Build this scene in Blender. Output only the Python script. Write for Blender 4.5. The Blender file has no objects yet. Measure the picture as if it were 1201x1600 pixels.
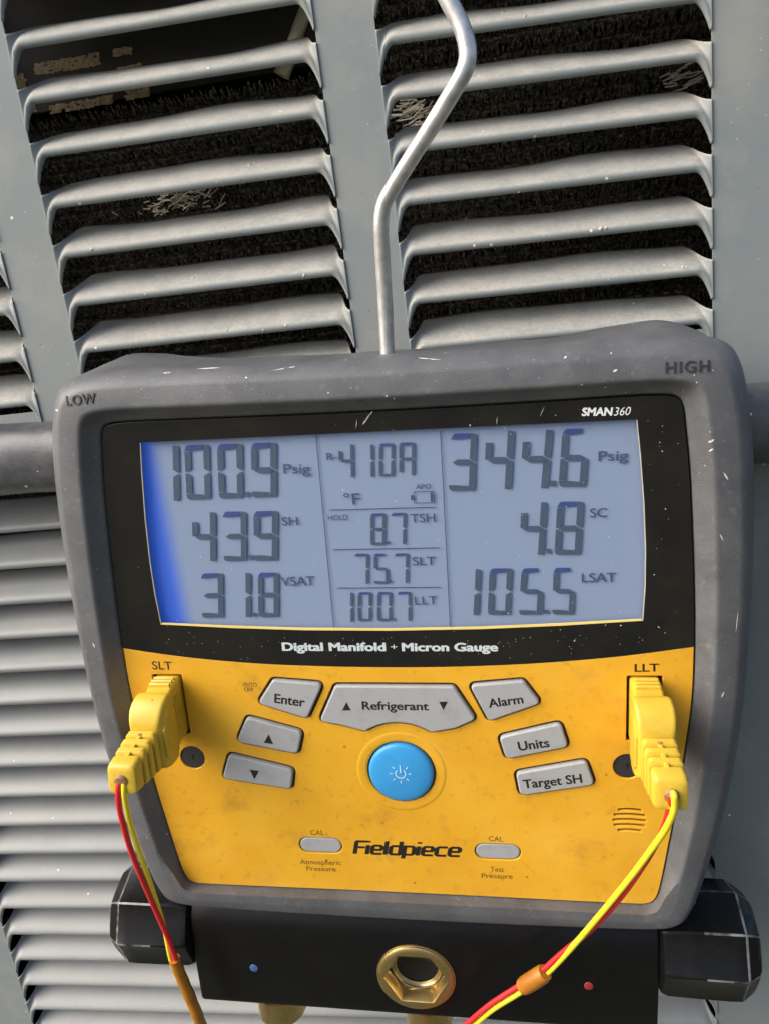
import bpy, bmesh, math, random
from mathutils import Vector, Matrix
random.seed(7)
S = bpy.context.scene
C = S.collection

# ------------------------------------------------------------------ camera, sky, sun, exposure
# world: X right along the louvred panel, Z up, Y into the unit; metres. Built in millimetres, scaled by MM.
MM = 0.001
RP = Matrix(((0.98446867, -0.11888729, 0.12917913), (0.07826185, 0.9558443, 0.28326093), (-0.15715126, -0.26875171, 0.95030311)))
RD = Matrix(((0.98750865, -0.07051954, 0.14090304), (0.0299508, 0.96196178, 0.27153726), (-0.15469202, -0.26392523, 0.95205769)))
def swz(p): return Vector((p[0], p[2], p[1]))
FPX, DIST = 1200.0, 330.0
cam_d = bpy.data.cameras.new('camera'); cam = bpy.data.objects.new('camera', cam_d); C.objects.link(cam)
cx, cy, cz = swz(RP[0]), swz(RP[1]), -swz(RP[2])
cm = Matrix.Identity(4)
for i in range(3):
    cm[i][0], cm[i][1], cm[i][2] = cx[i], cy[i], cz[i]
    cm[i][3] = cz[i] * DIST * MM
cam.matrix_world = cm
cam_d.sensor_fit = 'VERTICAL'; cam_d.sensor_height = 36.0; cam_d.sensor_width = 27.0
cam_d.lens = 36.0 * FPX / 1600.0
cam_d.clip_start = 0.01; cam_d.clip_end = 200
S.camera = cam

SUN_EL, SUN_AZ = math.radians(38), math.radians(-113)      # azimuth from +Y towards +X
w = bpy.data.worlds.new('World'); S.world = w; w.use_nodes = True
nt = w.node_tree; bg = nt.nodes['Background']
sky = nt.nodes.new('ShaderNodeTexSky'); sky.sky_type = 'NISHITA'; sky.sun_disc = False
sky.sun_elevation = SUN_EL; sky.sun_rotation = SUN_AZ; sky.air_density = 0.8; sky.dust_density = 5.0; sky.ozone_density = 1.0
nt.links.new(sky.outputs[0], bg.inputs[0]); bg.inputs[1].default_value = 0.095
sl = bpy.data.lights.new('sun', 'SUN'); sl.energy = 1.5; sl.angle = math.radians(60); sl.color = (1.0, 0.96, 0.89)
so = bpy.data.objects.new('sun', sl); C.objects.link(so)
sd = Vector((math.sin(SUN_AZ) * math.cos(SUN_EL), math.cos(SUN_AZ) * math.cos(SUN_EL), math.sin(SUN_EL)))
so.rotation_euler = sd.to_track_quat('Z', 'Y').to_euler(); so.location = sd * 3
S.view_settings.view_transform = 'Standard'; S.view_settings.look = 'None'
S.view_settings.exposure = 1.25; S.view_settings.gamma = 1
S.render.engine = 'CYCLES'
S.cycles.max_bounces = 8; S.cycles.transparent_max_bounces = 8

# ------------------------------------------------------------------ photograph pixel -> point on a real plane of the place
def unproj(R, px, py, off):
    d = Vector(((px - 600.5) / FPX, -(py - 800) / FPX, 1.0))
    n = Vector((R[0][2], R[1][2], R[2][2]))
    t = (n[2] * DIST + off) / d.dot(n)
    X = d * t - Vector((0, 0, DIST))
    return (X.dot(Vector((R[0][0], R[1][0], R[2][0]))), X.dot(Vector((R[0][1], R[1][1], R[2][1]))))
def D(px, py, z=0.0):                      # gauge frame (u right, v up, z out), on the plane at height z
    u, v = unproj(RD, px, py, -z); return (u + 1.1, v)
def D3(px, py, z): u, v = D(px, py, z); return Vector((u, v, z))
def W(px, py, y): return unproj(RP, px, py, y)   # panel frame (x, z) at depth y

# ------------------------------------------------------------------ materials
def mat(name, col, rough=0.5, metal=0.0, col2=None, nscale=120.0, namt=1.0, bump=0.0, bscale=900.0, spec=0.5, coat=0.0,
        specks=None, rvar=0.0, detail=6.0, dust=None, layers=(), contrast=(0.35, 0.65), sss=0.0):
    m = bpy.data.materials.new(name); m.use_nodes = True
    t = m.node_tree; b = t.nodes['Principled BSDF']; L = t.links
    b.inputs['Roughness'].default_value = rough; b.inputs['Metallic'].default_value = metal
    b.inputs['Specular IOR Level'].default_value = spec; b.inputs['Coat Weight'].default_value = coat; b.inputs['Coat Roughness'].default_value = 0.08
    b.inputs['Base Color'].default_value = (*col, 1)
    tc = t.nodes.new('ShaderNodeTexCoord'); out = None
    def noise(scale, det=detail):
        n = t.nodes.new('ShaderNodeTexNoise'); n.inputs['Scale'].default_value = scale; n.inputs['Detail'].default_value = det
        n.inputs['Roughness'].default_value = 0.65; L.new(tc.outputs['Object'], n.inputs['Vector']); return n
    def ramp(src, a, c):
        r = t.nodes.new('ShaderNodeMapRange'); r.inputs['From Min'].default_value = a; r.inputs['From Max'].default_value = c
        L.new(src, r.inputs['Value']); return r.outputs['Result']
    if col2 is not None:
        n = noise(nscale); f = ramp(n.outputs['Fac'], *contrast)
        mu = t.nodes.new('ShaderNodeMath'); mu.operation = 'MULTIPLY'; mu.inputs[1].default_value = namt; L.new(f, mu.inputs[0])
        mx = t.nodes.new('ShaderNodeMix'); mx.data_type = 'RGBA'; mx.inputs['A'].default_value = (*col, 1); mx.inputs['B'].default_value = (*col2, 1)
        L.new(mu.outputs[0], mx.inputs['Factor']); out = mx.outputs['Result']
        if rvar:
            rr = t.nodes.new('ShaderNodeMapRange'); rr.inputs['To Min'].default_value = rough - rvar; rr.inputs['To Max'].default_value = rough + rvar
            L.new(f, rr.inputs['Value']); L.new(rr.outputs['Result'], b.inputs['Roughness'])
    for la in layers:                               # broad stains: (scale, from, to, colour, amount)
        n = noise(la[0], 8); f = ramp(n.outputs['Fac'], la[1], la[2]); mu = t.nodes.new('ShaderNodeMath'); mu.operation = 'MULTIPLY'; mu.inputs[1].default_value = la[4]; L.new(f, mu.inputs[0])
        mx = t.nodes.new('ShaderNodeMix'); mx.data_type = 'RGBA'; mx.inputs['B'].default_value = (*la[3], 1)
        if out is None: mx.inputs['A'].default_value = (*col, 1)
        else: L.new(out, mx.inputs['A'])
        L.new(mu.outputs[0], mx.inputs['Factor']); out = mx.outputs['Result']
    for sp in (specks or []):                       # (cells per metre, radius 0..1 of a cell, colour, share of the cells that carry one)
        v = t.nodes.new('ShaderNodeTexVoronoi'); v.inputs['Scale'].default_value = sp[0]; L.new(tc.outputs['Object'], v.inputs['Vector'])
        a = t.nodes.new('ShaderNodeMath'); a.operation = 'LESS_THAN'; a.inputs[1].default_value = sp[1]; L.new(v.outputs['Distance'], a.inputs[0])
        sx = t.nodes.new('ShaderNodeSeparateColor'); L.new(v.outputs['Color'], sx.inputs[0])
        g = t.nodes.new('ShaderNodeMath'); g.operation = 'LESS_THAN'; g.inputs[1].default_value = sp[3]; L.new(sx.outputs[0], g.inputs[0])
        k = t.nodes.new('ShaderNodeMath'); k.operation = 'MULTIPLY'; L.new(a.outputs[0], k.inputs[0]); L.new(g.outputs[0], k.inputs[1])
        mx = t.nodes.new('ShaderNodeMix'); mx.data_type = 'RGBA'; mx.inputs['B'].default_value = (*sp[2], 1)
        if out is None: mx.inputs['A'].default_value = (*col, 1)
        else: L.new(out, mx.inputs['A'])
        L.new(k.outputs[0], mx.inputs['Factor']); out = mx.outputs['Result']
    if dust:                                       # dust that has settled on whatever faces upwards: (colour, amount, normal z from, to)
        ge = t.nodes.new('ShaderNodeNewGeometry'); sz = t.nodes.new('ShaderNodeSeparateXYZ'); L.new(ge.outputs['Normal'], sz.inputs[0])
        f = ramp(sz.outputs[2], dust[2], dust[3]); n = noise(dust[4] if len(dust) > 4 else 70); nf = t.nodes.new('ShaderNodeMapRange')
        nf.inputs['From Min'].default_value = .38; nf.inputs['From Max'].default_value = .62; nf.inputs['To Min'].default_value = .3 * dust[1]; nf.inputs['To Max'].default_value = dust[1]
        n2 = noise(520, 3); av = t.nodes.new('ShaderNodeMix'); av.data_type = 'FLOAT'; av.inputs['Factor'].default_value = .5; L.new(n.outputs['Fac'], av.inputs['A']); L.new(n2.outputs['Fac'], av.inputs['B']); L.new(av.outputs['Result'], nf.inputs['Value']); mu = t.nodes.new('ShaderNodeMath'); mu.operation = 'MULTIPLY'; L.new(f, mu.inputs[0]); L.new(nf.outputs['Result'], mu.inputs[1])
        mx = t.nodes.new('ShaderNodeMix'); mx.data_type = 'RGBA'; mx.inputs['B'].default_value = (*dust[0], 1)
        if out is None: mx.inputs['A'].default_value = (*col, 1)
        else: L.new(out, mx.inputs['A'])
        L.new(mu.outputs[0], mx.inputs['Factor']); out = mx.outputs['Result']
        ro = t.nodes.new('ShaderNodeMapRange'); ro.inputs['To Min'].default_value = rough; ro.inputs['To Max'].default_value = .85
        L.new(mu.outputs[0], ro.inputs['Value']); L.new(ro.outputs['Result'], b.inputs['Roughness'])
    if out is not None: L.new(out, b.inputs['Base Color'])
    if bump:
        n = noise(bscale, 4); bp = t.nodes.new('ShaderNodeBump'); bp.inputs['Strength'].default_value = bump; bp.inputs['Distance'].default_value = 0.0006
        L.new(n.outputs['Fac'], bp.inputs['Height']); L.new(bp.outputs[0], b.inputs['Normal'])
    return m

M = {}
M['panel'] = mat('painted_steel', (0.205, 0.238, 0.243), 0.58, spec=0.35, col2=(0.235, 0.255, 0.25), nscale=14, bump=0.12, bscale=700, rvar=0.06, dust=((0.43, 0.41, 0.365), 0.95, 0.05, 0.6, 90), layers=((22, .52, .7, (0.31, 0.31, 0.29), .6), (9, .55, .7, (0.19, 0.21, 0.21), .4)),
                 specks=[(420, 0.13, (0.5, 0.47, 0.42), 0.05), (130, 0.10, (0.75, 0.74, 0.70), 0.10), (260, 0.10, (0.12, 0.11, 0.10), 0.05)])
M['lower_steel'] = mat('cleaner_steel', (0.215, 0.235, 0.24), 0.36, col2=(0.26, 0.27, 0.265), nscale=25, bump=0.15, bscale=700, rvar=0.07, dust=((0.34, 0.33, 0.31), 0.35, 0.1, 0.7, 60),
                 specks=[(130, 0.10, (0.75, 0.74, 0.70), 0.08)])  # lower louver steel: weaker, darker tint on the parts facing up
M['rail'] = mat('dusty_rail', (0.06, 0.062, 0.07), 0.34, col2=(0.12, 0.12, 0.125), nscale=90, contrast=(.4, .75), bump=0.3, bscale=1200, specks=[(200, 0.14, (0.75, 0.75, 0.75), 0.12)])
M['dark'] = mat('dark_steel', (0.018, 0.018, 0.017), 0.6, col2=(0.03, 0.028, 0.025), nscale=30)
M['coil'] = mat('coil_fin', (0.05, 0.045, 0.04), 0.5, col2=(0.62, 0.56, 0.47), nscale=420, contrast=(0.45, 0.68))
M['coilpale'] = mat('bent_fin', (0.75, 0.70, 0.58), 0.4, metal=0.3)
M['glue'] = mat('glue_residue', (0.55, 0.43, 0.27), 0.8, col2=(0.30, 0.23, 0.14), nscale=350)
M['brassdull'] = mat('dull_brass', (0.92, 0.86, 0.66), 0.42, metal=0.35, col2=(0.85, 0.78, 0.58), nscale=150)
M['rubber'] = mat('grey_rubber', (0.085, 0.088, 0.095), 0.44, col2=(0.11, 0.114, 0.12), nscale=45, bump=0.35, bscale=1500, rvar=0.08, layers=((30, .5, .75, (0.17, 0.172, 0.18), .6), (300, .58, .72, (0.25, 0.25, 0.25), .35)),
                  specks=[(170, 0.07, (0.60, 0.60, 0.60), 0.16), (420, 0.10, (0.32, 0.32, 0.32), 0.10)], spec=0.45)
M['rubberink'] = mat('embossed_rubber', (0.025, 0.025, 0.028), 0.6)
M['yellow'] = mat('yellow_plastic', (0.76, 0.40, 0.024), 0.40, col2=(0.66, 0.315, 0.018), nscale=22, contrast=(0.42, 0.8), bump=0.06, bscale=1500, rvar=0.05, layers=((38, .56, .74, (0.46, 0.22, 0.03), .75), (160, .58, .72, (0.36, 0.18, 0.03), .6), (16, .5, .7, (0.82, 0.47, 0.06), .6)),
                  specks=[(75, 0.055, (0.42, 0.20, 0.02), 0.35), (48, 0.035, (0.32, 0.16, 0.03), 0.2)])
M['well'] = mat('dirty_gap', (0.10, 0.045, 0.014), 0.8, col2=(0.05, 0.025, 0.01), nscale=300)
M['glass'] = mat('black_gloss', (0.009, 0.009, 0.010), 0.10, spec=0.5, rvar=0.03, col2=(0.016, 0.015, 0.012), nscale=40)
M['key'] = mat('grey_key', (0.36, 0.37, 0.375), 0.45, col2=(0.28, 0.275, 0.26), nscale=110, contrast=(0.5, 0.85), bump=0.08, bscale=1500)
M['power'] = mat('blue_key', (0.045, 0.33, 0.70), 0.38, col2=(0.04, 0.29, 0.63), nscale=60)
M['white'] = mat('white_print', (0.78, 0.80, 0.82), 0.5)
M['silver'] = mat('silver_print', (0.55, 0.62, 0.64), 0.5)
M['ink'] = mat('black_print', (0.014, 0.012, 0.010), 0.5)
M['inkworn'] = mat('worn_print', (0.10, 0.055, 0.012), 0.6, col2=(0.35, 0.19, 0.02), nscale=700, contrast=(0.45, 0.7))
M['glyph'] = mat('pale_blue_print', (0.50, 0.74, 0.86), 0.5)
M['lcdink'] = mat('lcd_segment', (0.06, 0.095, 0.15), 0.5)
M['lcdblue'] = mat('lcd_segment_blue', (0.045, 0.07, 0.24), 0.5)
M['lcdtext'] = mat('lcd_text', (0.06, 0.075, 0.17), 0.5)
M['glint'] = mat('yellow_edge_glint', (0.80, 0.62, 0.20), 0.35)
M['paleglint'] = mat('pale_edge_glint', (0.55, 0.50, 0.42), 0.4)
M['block'] = mat('black_enamel', (0.006, 0.006, 0.0065), 0.3, spec=0.22, col2=(0.009, 0.009, 0.009), nscale=60, contrast=(0.5, 0.8), bump=0.12, bscale=1300,
                 specks=[(120, 0.07, (0.5, 0.5, 0.5), 0.14)])
M['knob'] = mat('black_knob', (0.006, 0.006, 0.0065), 0.26, spec=0.25, col2=(0.011, 0.011, 0.011), nscale=70, contrast=(0.5, 0.8), bump=0.1, bscale=900)
M['worn'] = mat('worn_edge', (0.012, 0.012, 0.012), 0.45, col2=(0.22, 0.22, 0.21), nscale=80, contrast=(0.38, 0.52))
M['brass'] = mat('brass', (0.78, 0.60, 0.28), 0.36, metal=1.0, col2=(0.60, 0.45, 0.20), nscale=160, rvar=0.08)
M['chrome'] = mat('chrome', (0.6, 0.6, 0.62), 0.18, metal=1.0)
M['steel'] = mat('zinc_wire', (0.70, 0.70, 0.70), 0.36, metal=0.65, col2=(0.48, 0.48, 0.47), nscale=200, bump=0.1, bscale=1200)
M['bluedot'] = mat('blue_dot', (0.06, 0.14, 0.30), 0.4)
M['reddot'] = mat('red_dot', (0.33, 0.04, 0.03), 0.4)
M['plug'] = mat('lemon_plastic', (0.63, 0.43, 0.038), 0.36, col2=(0.52, 0.33, 0.03), nscale=70, contrast=(0.45, 0.8), bump=0.08, bscale=1400,
                specks=[(110, 0.06, (0.25, 0.18, 0.05), 0.2)])
M['plugdirt'] = mat('grime', (0.36, 0.20, 0.07), 0.8, col2=(0.22, 0.13, 0.06), nscale=500)
M['wirered'] = mat('red_insulation', (0.66, 0.022, 0.028), 0.35)
M['wireyel'] = mat('yellow_insulation', (0.78, 0.66, 0.03), 0.35)
M['sleeve'] = mat('amber_sleeve', (0.44, 0.17, 0.012), 0.4, col2=(0.33, 0.12, 0.01), nscale=120, bump=0.2, bscale=500)
M['hole'] = mat('dark_plastic', (0.028, 0.028, 0.031), 0.5)
M['black'] = mat('black_void', (0.004, 0.004, 0.004), 0.9)
M['dust'] = mat('dust_speck', (0.62, 0.62, 0.60), 0.9)
M['ground'] = mat('ground_soil', (0.04, 0.055, 0.022), 0.95, col2=(0.07, 0.06, 0.04), nscale=3)

# lcd: reflective panel with blue put into base colour and emission along its left side
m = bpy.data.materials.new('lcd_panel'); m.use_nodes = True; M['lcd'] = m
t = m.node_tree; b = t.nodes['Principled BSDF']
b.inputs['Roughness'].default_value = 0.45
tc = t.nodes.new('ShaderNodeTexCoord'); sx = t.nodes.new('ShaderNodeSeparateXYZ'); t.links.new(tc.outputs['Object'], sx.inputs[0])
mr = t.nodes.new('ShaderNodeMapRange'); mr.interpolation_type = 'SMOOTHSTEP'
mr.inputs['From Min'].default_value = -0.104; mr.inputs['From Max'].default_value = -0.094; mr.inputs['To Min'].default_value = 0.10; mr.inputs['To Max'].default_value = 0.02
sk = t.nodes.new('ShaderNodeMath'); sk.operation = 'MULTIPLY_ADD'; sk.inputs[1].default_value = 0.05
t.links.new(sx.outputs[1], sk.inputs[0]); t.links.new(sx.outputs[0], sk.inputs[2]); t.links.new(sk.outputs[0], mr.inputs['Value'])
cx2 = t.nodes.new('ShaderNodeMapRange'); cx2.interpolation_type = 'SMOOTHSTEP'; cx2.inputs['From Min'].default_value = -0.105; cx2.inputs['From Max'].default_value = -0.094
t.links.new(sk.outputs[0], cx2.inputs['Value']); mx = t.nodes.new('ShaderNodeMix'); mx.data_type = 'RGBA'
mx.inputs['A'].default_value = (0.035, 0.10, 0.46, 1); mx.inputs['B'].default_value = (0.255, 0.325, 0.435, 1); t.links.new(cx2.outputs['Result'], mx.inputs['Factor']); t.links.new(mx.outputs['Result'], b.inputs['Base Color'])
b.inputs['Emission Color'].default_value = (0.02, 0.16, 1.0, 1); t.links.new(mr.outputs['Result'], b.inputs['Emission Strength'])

# clear cover: transparent with a Fresnel gloss
m = bpy.data.materials.new('clear_cover'); m.use_nodes = True; M['clear'] = m
t = m.node_tree; t.nodes.remove(t.nodes['Principled BSDF'])
tr = t.nodes.new('ShaderNodeBsdfTransparent'); gl = t.nodes.new('ShaderNodeBsdfGlossy'); gl.inputs['Roughness'].default_value = 0.06
fr = t.nodes.new('ShaderNodeFresnel'); fr.inputs[0].default_value = 1.49; ms = t.nodes.new('ShaderNodeMixShader')
ge = t.nodes.new('ShaderNodeNewGeometry'); iv = t.nodes.new('ShaderNodeMath'); iv.operation = 'SUBTRACT'; iv.inputs[0].default_value = 1.0; t.links.new(ge.outputs['Backfacing'], iv.inputs[1])
fm_ = t.nodes.new('ShaderNodeMath'); fm_.operation = 'MULTIPLY'; t.links.new(fr.outputs[0], fm_.inputs[0]); t.links.new(iv.outputs[0], fm_.inputs[1]); t.links.new(fm_.outputs[0], ms.inputs[0]); t.links.new(tr.outputs[0], ms.inputs[1]); t.links.new(gl.outputs[0], ms.inputs[2])
t.links.new(ms.outputs[0], t.nodes['Material Output'].inputs[0])

# ------------------------------------------------------------------ builders
def finish(name, me, m, parent=None, smooth=40, kind=None, off=None):
    o = bpy.data.objects.new(name, me); C.objects.link(o)
    if m is not None and not me.materials: me.materials.append(m)
    if smooth:
        me.polygons.foreach_set('use_smooth', [True] * len(me.polygons))
        if smooth < 180: me.set_sharp_from_angle(angle=math.radians(smooth))
    if parent is not None:
        o.parent = parent
        if off is None: off = BASE.get(parent.name, (0, 0, 0))
        o.location = off
    if kind: o['kind'] = kind
    me.update(); return o
BASE = {}
def pymesh(name, V, F, m, parent=None, smooth=40, kind=None, mats=None, fm=None):
    me = bpy.data.meshes.new(name); me.from_pydata([(v[0] * MM, v[1] * MM, v[2] * MM) for v in V], [], F)
    bm = bmesh.new(); bm.from_mesh(me); bmesh.ops.recalc_face_normals(bm, faces=bm.faces); bm.to_mesh(me); bm.free()
    if mats:
        for q in mats: me.materials.append(q)
        me.polygons.foreach_set('material_index', fm)
    return finish(name, me, m, parent, smooth, kind)
def thing(name, mw, base, label, cat, group=None):
    o = bpy.data.objects.new(name, None); C.objects.link(o); o.empty_display_size = 0.02
    o.matrix_world = mw @ Matrix.Translation(Vector(base) * MM)
    BASE[o.name] = tuple(-c * MM for c in base)
    o['label'] = label; o['category'] = cat
    if group: o['group'] = group
    return o
def loft(rings, cap0=True, cap1=True, closed=True):
    V, F = [], []; n = len(rings[0])
    for r in rings: V += [tuple(p) for p in r]
    for i in range(len(rings) - 1):
        for j in range(n if closed else n - 1):
            k = (j + 1) % n; F.append((i * n + j, i * n + k, (i + 1) * n + k, (i + 1) * n + j))
    if cap0: F.append(tuple(range(n)))
    if cap1: F.append(tuple((len(rings) - 1) * n + j for j in range(n)))
    return V, F
def merge(*vf):
    V, F = [], []
    for v, f in vf:
        o = len(V); V += v; F += [tuple(i + o for i in q) for q in f]
    return V, F
def cr(P, n, closed=False):                 # Catmull-Rom through points
    P = [Vector(p) for p in P]; out = []; N = len(P)
    for i in range(N if closed else N - 1):
        a, b_, c, d = (P[(i - 1) % N], P[i], P[(i + 1) % N], P[(i + 2) % N]) if closed else (P[max(i - 1, 0)], P[i], P[i + 1], P[min(i + 2, N - 1)])
        for k in range(n):
            s = k / n; out.append(0.5 * (2 * b_ + (c - a) * s + (2 * a - 5 * b_ + 4 * c - d) * s * s + (3 * b_ - a - 3 * c + d) * s ** 3))
    if not closed: out.append(P[-1])
    return out
def tube(path, r, n=14, cap=True):
    path = [Vector(p) for p in path]; rings = []; nrm = None
    for i, p in enumerate(path):
        tg = (path[min(i + 1, len(path) - 1)] - path[max(i - 1, 0)]).normalized()
        if nrm is None: nrm = tg.orthogonal().normalized()
        nrm = (nrm - tg * nrm.dot(tg)).normalized(); bn = tg.cross(nrm)
        rr = r[i] if isinstance(r, (list, tuple)) else r
        rings.append([p + rr * (math.cos(a) * nrm + math.sin(a) * bn) for a in (2 * math.pi * k / n for k in range(n))])
    return loft(rings, cap, cap)
def cyl(c, r, z0, z1, n=40, bev=0.4, dome=0.0):
    rings = []
    prof = [(r, z0), (r, z1 - bev), (r - bev * 0.3, z1 - bev * 0.3), (r - bev, z1)]
    if dome: prof += [(r * q, z1 + dome * (1 - q * q) ) for q in (0.85, 0.65, 0.4, 0.15)]
    for rr, z in prof: rings.append([(c[0] + rr * math.cos(2 * math.pi * k / n), c[1] + rr * math.sin(2 * math.pi * k / n), z) for k in range(n)])
    return loft(rings)
def rpoly(P, r, n=5):                        # rounded corners
    out = []; N = len(P); P = [Vector((p[0], p[1])) for p in P]
    for i in range(N):
        p, a, c = P[i], P[i - 1], P[(i + 1) % N]; rr = r[i] if isinstance(r, (list, tuple)) else r
        da, dc = (a - p), (c - p); la, lc = da.length, dc.length
        if rr <= 0.01: out.append(p); continue
        ang = da.angle(dc); L = min(rr / math.tan(ang / 2), la * 0.45, lc * 0.45) if 0.05 < ang < 3.1 else 0.2
        s, e = p + da / la * L, p + dc / lc * L
        for k in range(n + 1):
            q = k / n; out.append((1 - q) ** 2 * s + 2 * q * (1 - q) * p + q * q * e)
    return out
def circ(c, r, n=48, ry=None): return [Vector((c[0] + r * math.cos(2 * math.pi * k / n), c[1] + (ry or r) * math.sin(2 * math.pi * k / n))) for k in range(n)]
def stadium(c, hw, hh, n=10):
    out = []
    for s in (1, -1):
        for k in range(n + 1):
            a = -math.pi / 2 + math.pi * k / n
            out.append(Vector((c[0] + s * ((hw - hh) + hh * math.cos(a)), c[1] + s * hh * math.sin(a))))
    return out
def flat(name, loops, z0, z1, m, parent=None, bev=0.0, smooth=35, kind=None):   # outlines with holes, from z0 to z1, bevelled
    cu = bpy.data.curves.new(name, 'CURVE'); cu.dimensions = '2D'; cu.fill_mode = 'BOTH'
    for lp in loops:
        sp = cu.splines.new('POLY'); sp.points.add(len(lp) - 1)
        for i, p in enumerate(lp): sp.points[i].co = (p[0] * MM, p[1] * MM, 0, 1)
        sp.use_cyclic_u = True
    th = (z1 - z0) * MM
    cu.extrude = max(th / 2 - bev * MM, 0.0); cu.bevel_depth = bev * MM; cu.bevel_resolution = 2; cu.offset = -bev * MM
    tmp = bpy.data.objects.new(name, cu); C.objects.link(tmp)
    dg = bpy.context.evaluated_depsgraph_get(); me = bpy.data.meshes.new_from_object(tmp.evaluated_get(dg))
    bpy.data.objects.remove(tmp); bpy.data.curves.remove(cu)
    me.materials.clear(); me.transform(Matrix.Translation((0, 0, (z0 + z1) / 2 * MM))); me.name = name
    return finish(name, me, m, parent, smooth, kind)
_cap = {}
def text_mesh(s, bold=0.0, shear=0.0, extrude=0.0, space=1.0):
    cu = bpy.data.curves.new('lettering', 'FONT'); cu.body = s; cu.offset = bold; cu.shear = shear; cu.space_character = space; cu.resolution_u = 4; cu.extrude = extrude
    tmp = bpy.data.objects.new('lettering', cu); C.objects.link(tmp)
    dg = bpy.context.evaluated_depsgraph_get(); me = bpy.data.meshes.new_from_object(tmp.evaluated_get(dg))
    bpy.data.objects.remove(tmp); bpy.data.curves.remove(cu); me.materials.clear(); return me
def text(s, a, b, cap, m, parent, z=0.06, bold=0.01, shear=0.0, name='lettering', raise_=0.0, pz=0.0, space=1.0):
    # a, b: pixels of the left and right end of the base line; cap: pixel height of a capital; pz: height of the plane it is read on
    A, B = Vector(D(a[0], a[1], pz)), Vector(D(b[0], b[1], pz)); T = Vector(D(a[0], a[1] - cap, pz))
    ex = (B - A); wd = ex.length; ex.normalize(); ey = Vector((-ex.y, ex.x)); h = (T - A).dot(ey)
    me = text_mesh(s, 0.0, shear, space=space)
    if 'H' not in _cap:
        q = text_mesh('H'); _cap['H'] = (max(v.co.y for v in q.vertices), min(v.co.y for v in q.vertices)); bpy.data.meshes.remove(q)
    if bold:                                # heavier weight: strokes thickened by shifted copies, each a hair above the last
        bm = bmesh.new(); sh = [(-1, 0), (1, 0), (0, .7), (0, -.7), (0, 0)]
        if bold > .025: sh += [(-.7, .5), (.7, .5), (-.7, -.5), (.7, -.5)]
        for q, (dx, dy) in enumerate(sh):
            n0 = len(bm.verts); bm.from_mesh(me); bm.verts.ensure_lookup_table()
            for v in bm.verts[n0:]: v.co.x += dx * bold; v.co.y += dy * bold; v.co.z += q
        bm.to_mesh(me); bm.free()
    ch = _cap['H'][0] - _cap['H'][1] + 1.4 * bold; y0 = _cap['H'][1] - .7 * bold
    xs = [v.co.x for v in me.vertices]; x0, x1 = min(xs), max(xs)
    for v in me.vertices:
        p = A + ex * ((v.co.x - x0) / (x1 - x0) * wd) + ey * ((v.co.y - y0) / ch * h)
        v.co = (p.x * MM, p.y * MM, (z + .004 * v.co.z) * MM)
    if raise_:
        bm = bmesh.new(); bm.from_mesh(me); g = bmesh.ops.extrude_face_region(bm, geom=bm.faces[:])
        bmesh.ops.translate(bm, verts=[e for e in g['geom'] if isinstance(e, bmesh.types.BMVert)], vec=(0, 0, raise_ * MM)); bm.to_mesh(me); bm.free()
    me.name = name
    return finish(name, me, m, parent, 0, off=(0, 0, 0))

# ------------------------------------------------------------------ condenser unit: the louvred cabinet behind the gauge
Y0 = 75.0                                    # depth of the panel sheet
UNIT = Matrix.Identity(4)
unit = thing('condenser_unit', UNIT, (-60, 240, -720), 'grey green louvred steel cabinet standing behind the hanging gauge', 'air conditioner')
def box(x0, x1, y0, y1, z0, z1, r=0.0):
    V = [(x, y, z) for x in (x0, x1) for y in (y0, y1) for z in (z0, z1)]
    return V, [(0, 1, 3, 2), (4, 6, 7, 5), (0, 4, 5, 1), (2, 3, 7, 6), (0, 2, 6, 4), (1, 5, 7, 3)]
XL, XR = -430.0, 262.0
ZC = (-342.0, -193.8); AC = (-165.5, -16.6); BC = (10.6, 154.0); LC = (-313.0, 154.8)
TOPV = 276.0
def rowA(i): return 223.1 - 23.95 * i, 220.2 - 23.65 * i
def rowB(i): return 220.4 - 22.75 * i, 215.4 - 22.35 * i
def rowZ(i): return 226.1 - 24.3 * i, 223.7 - 24.05 * i
def rowL(i): return 7.0 - 22.05 * i, 7.0 - 22.05 * i
sm = lambda q: (lambda x: x * x * (3 - 2 * x))(min(max(q, 0.0), 1.0))
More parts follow.
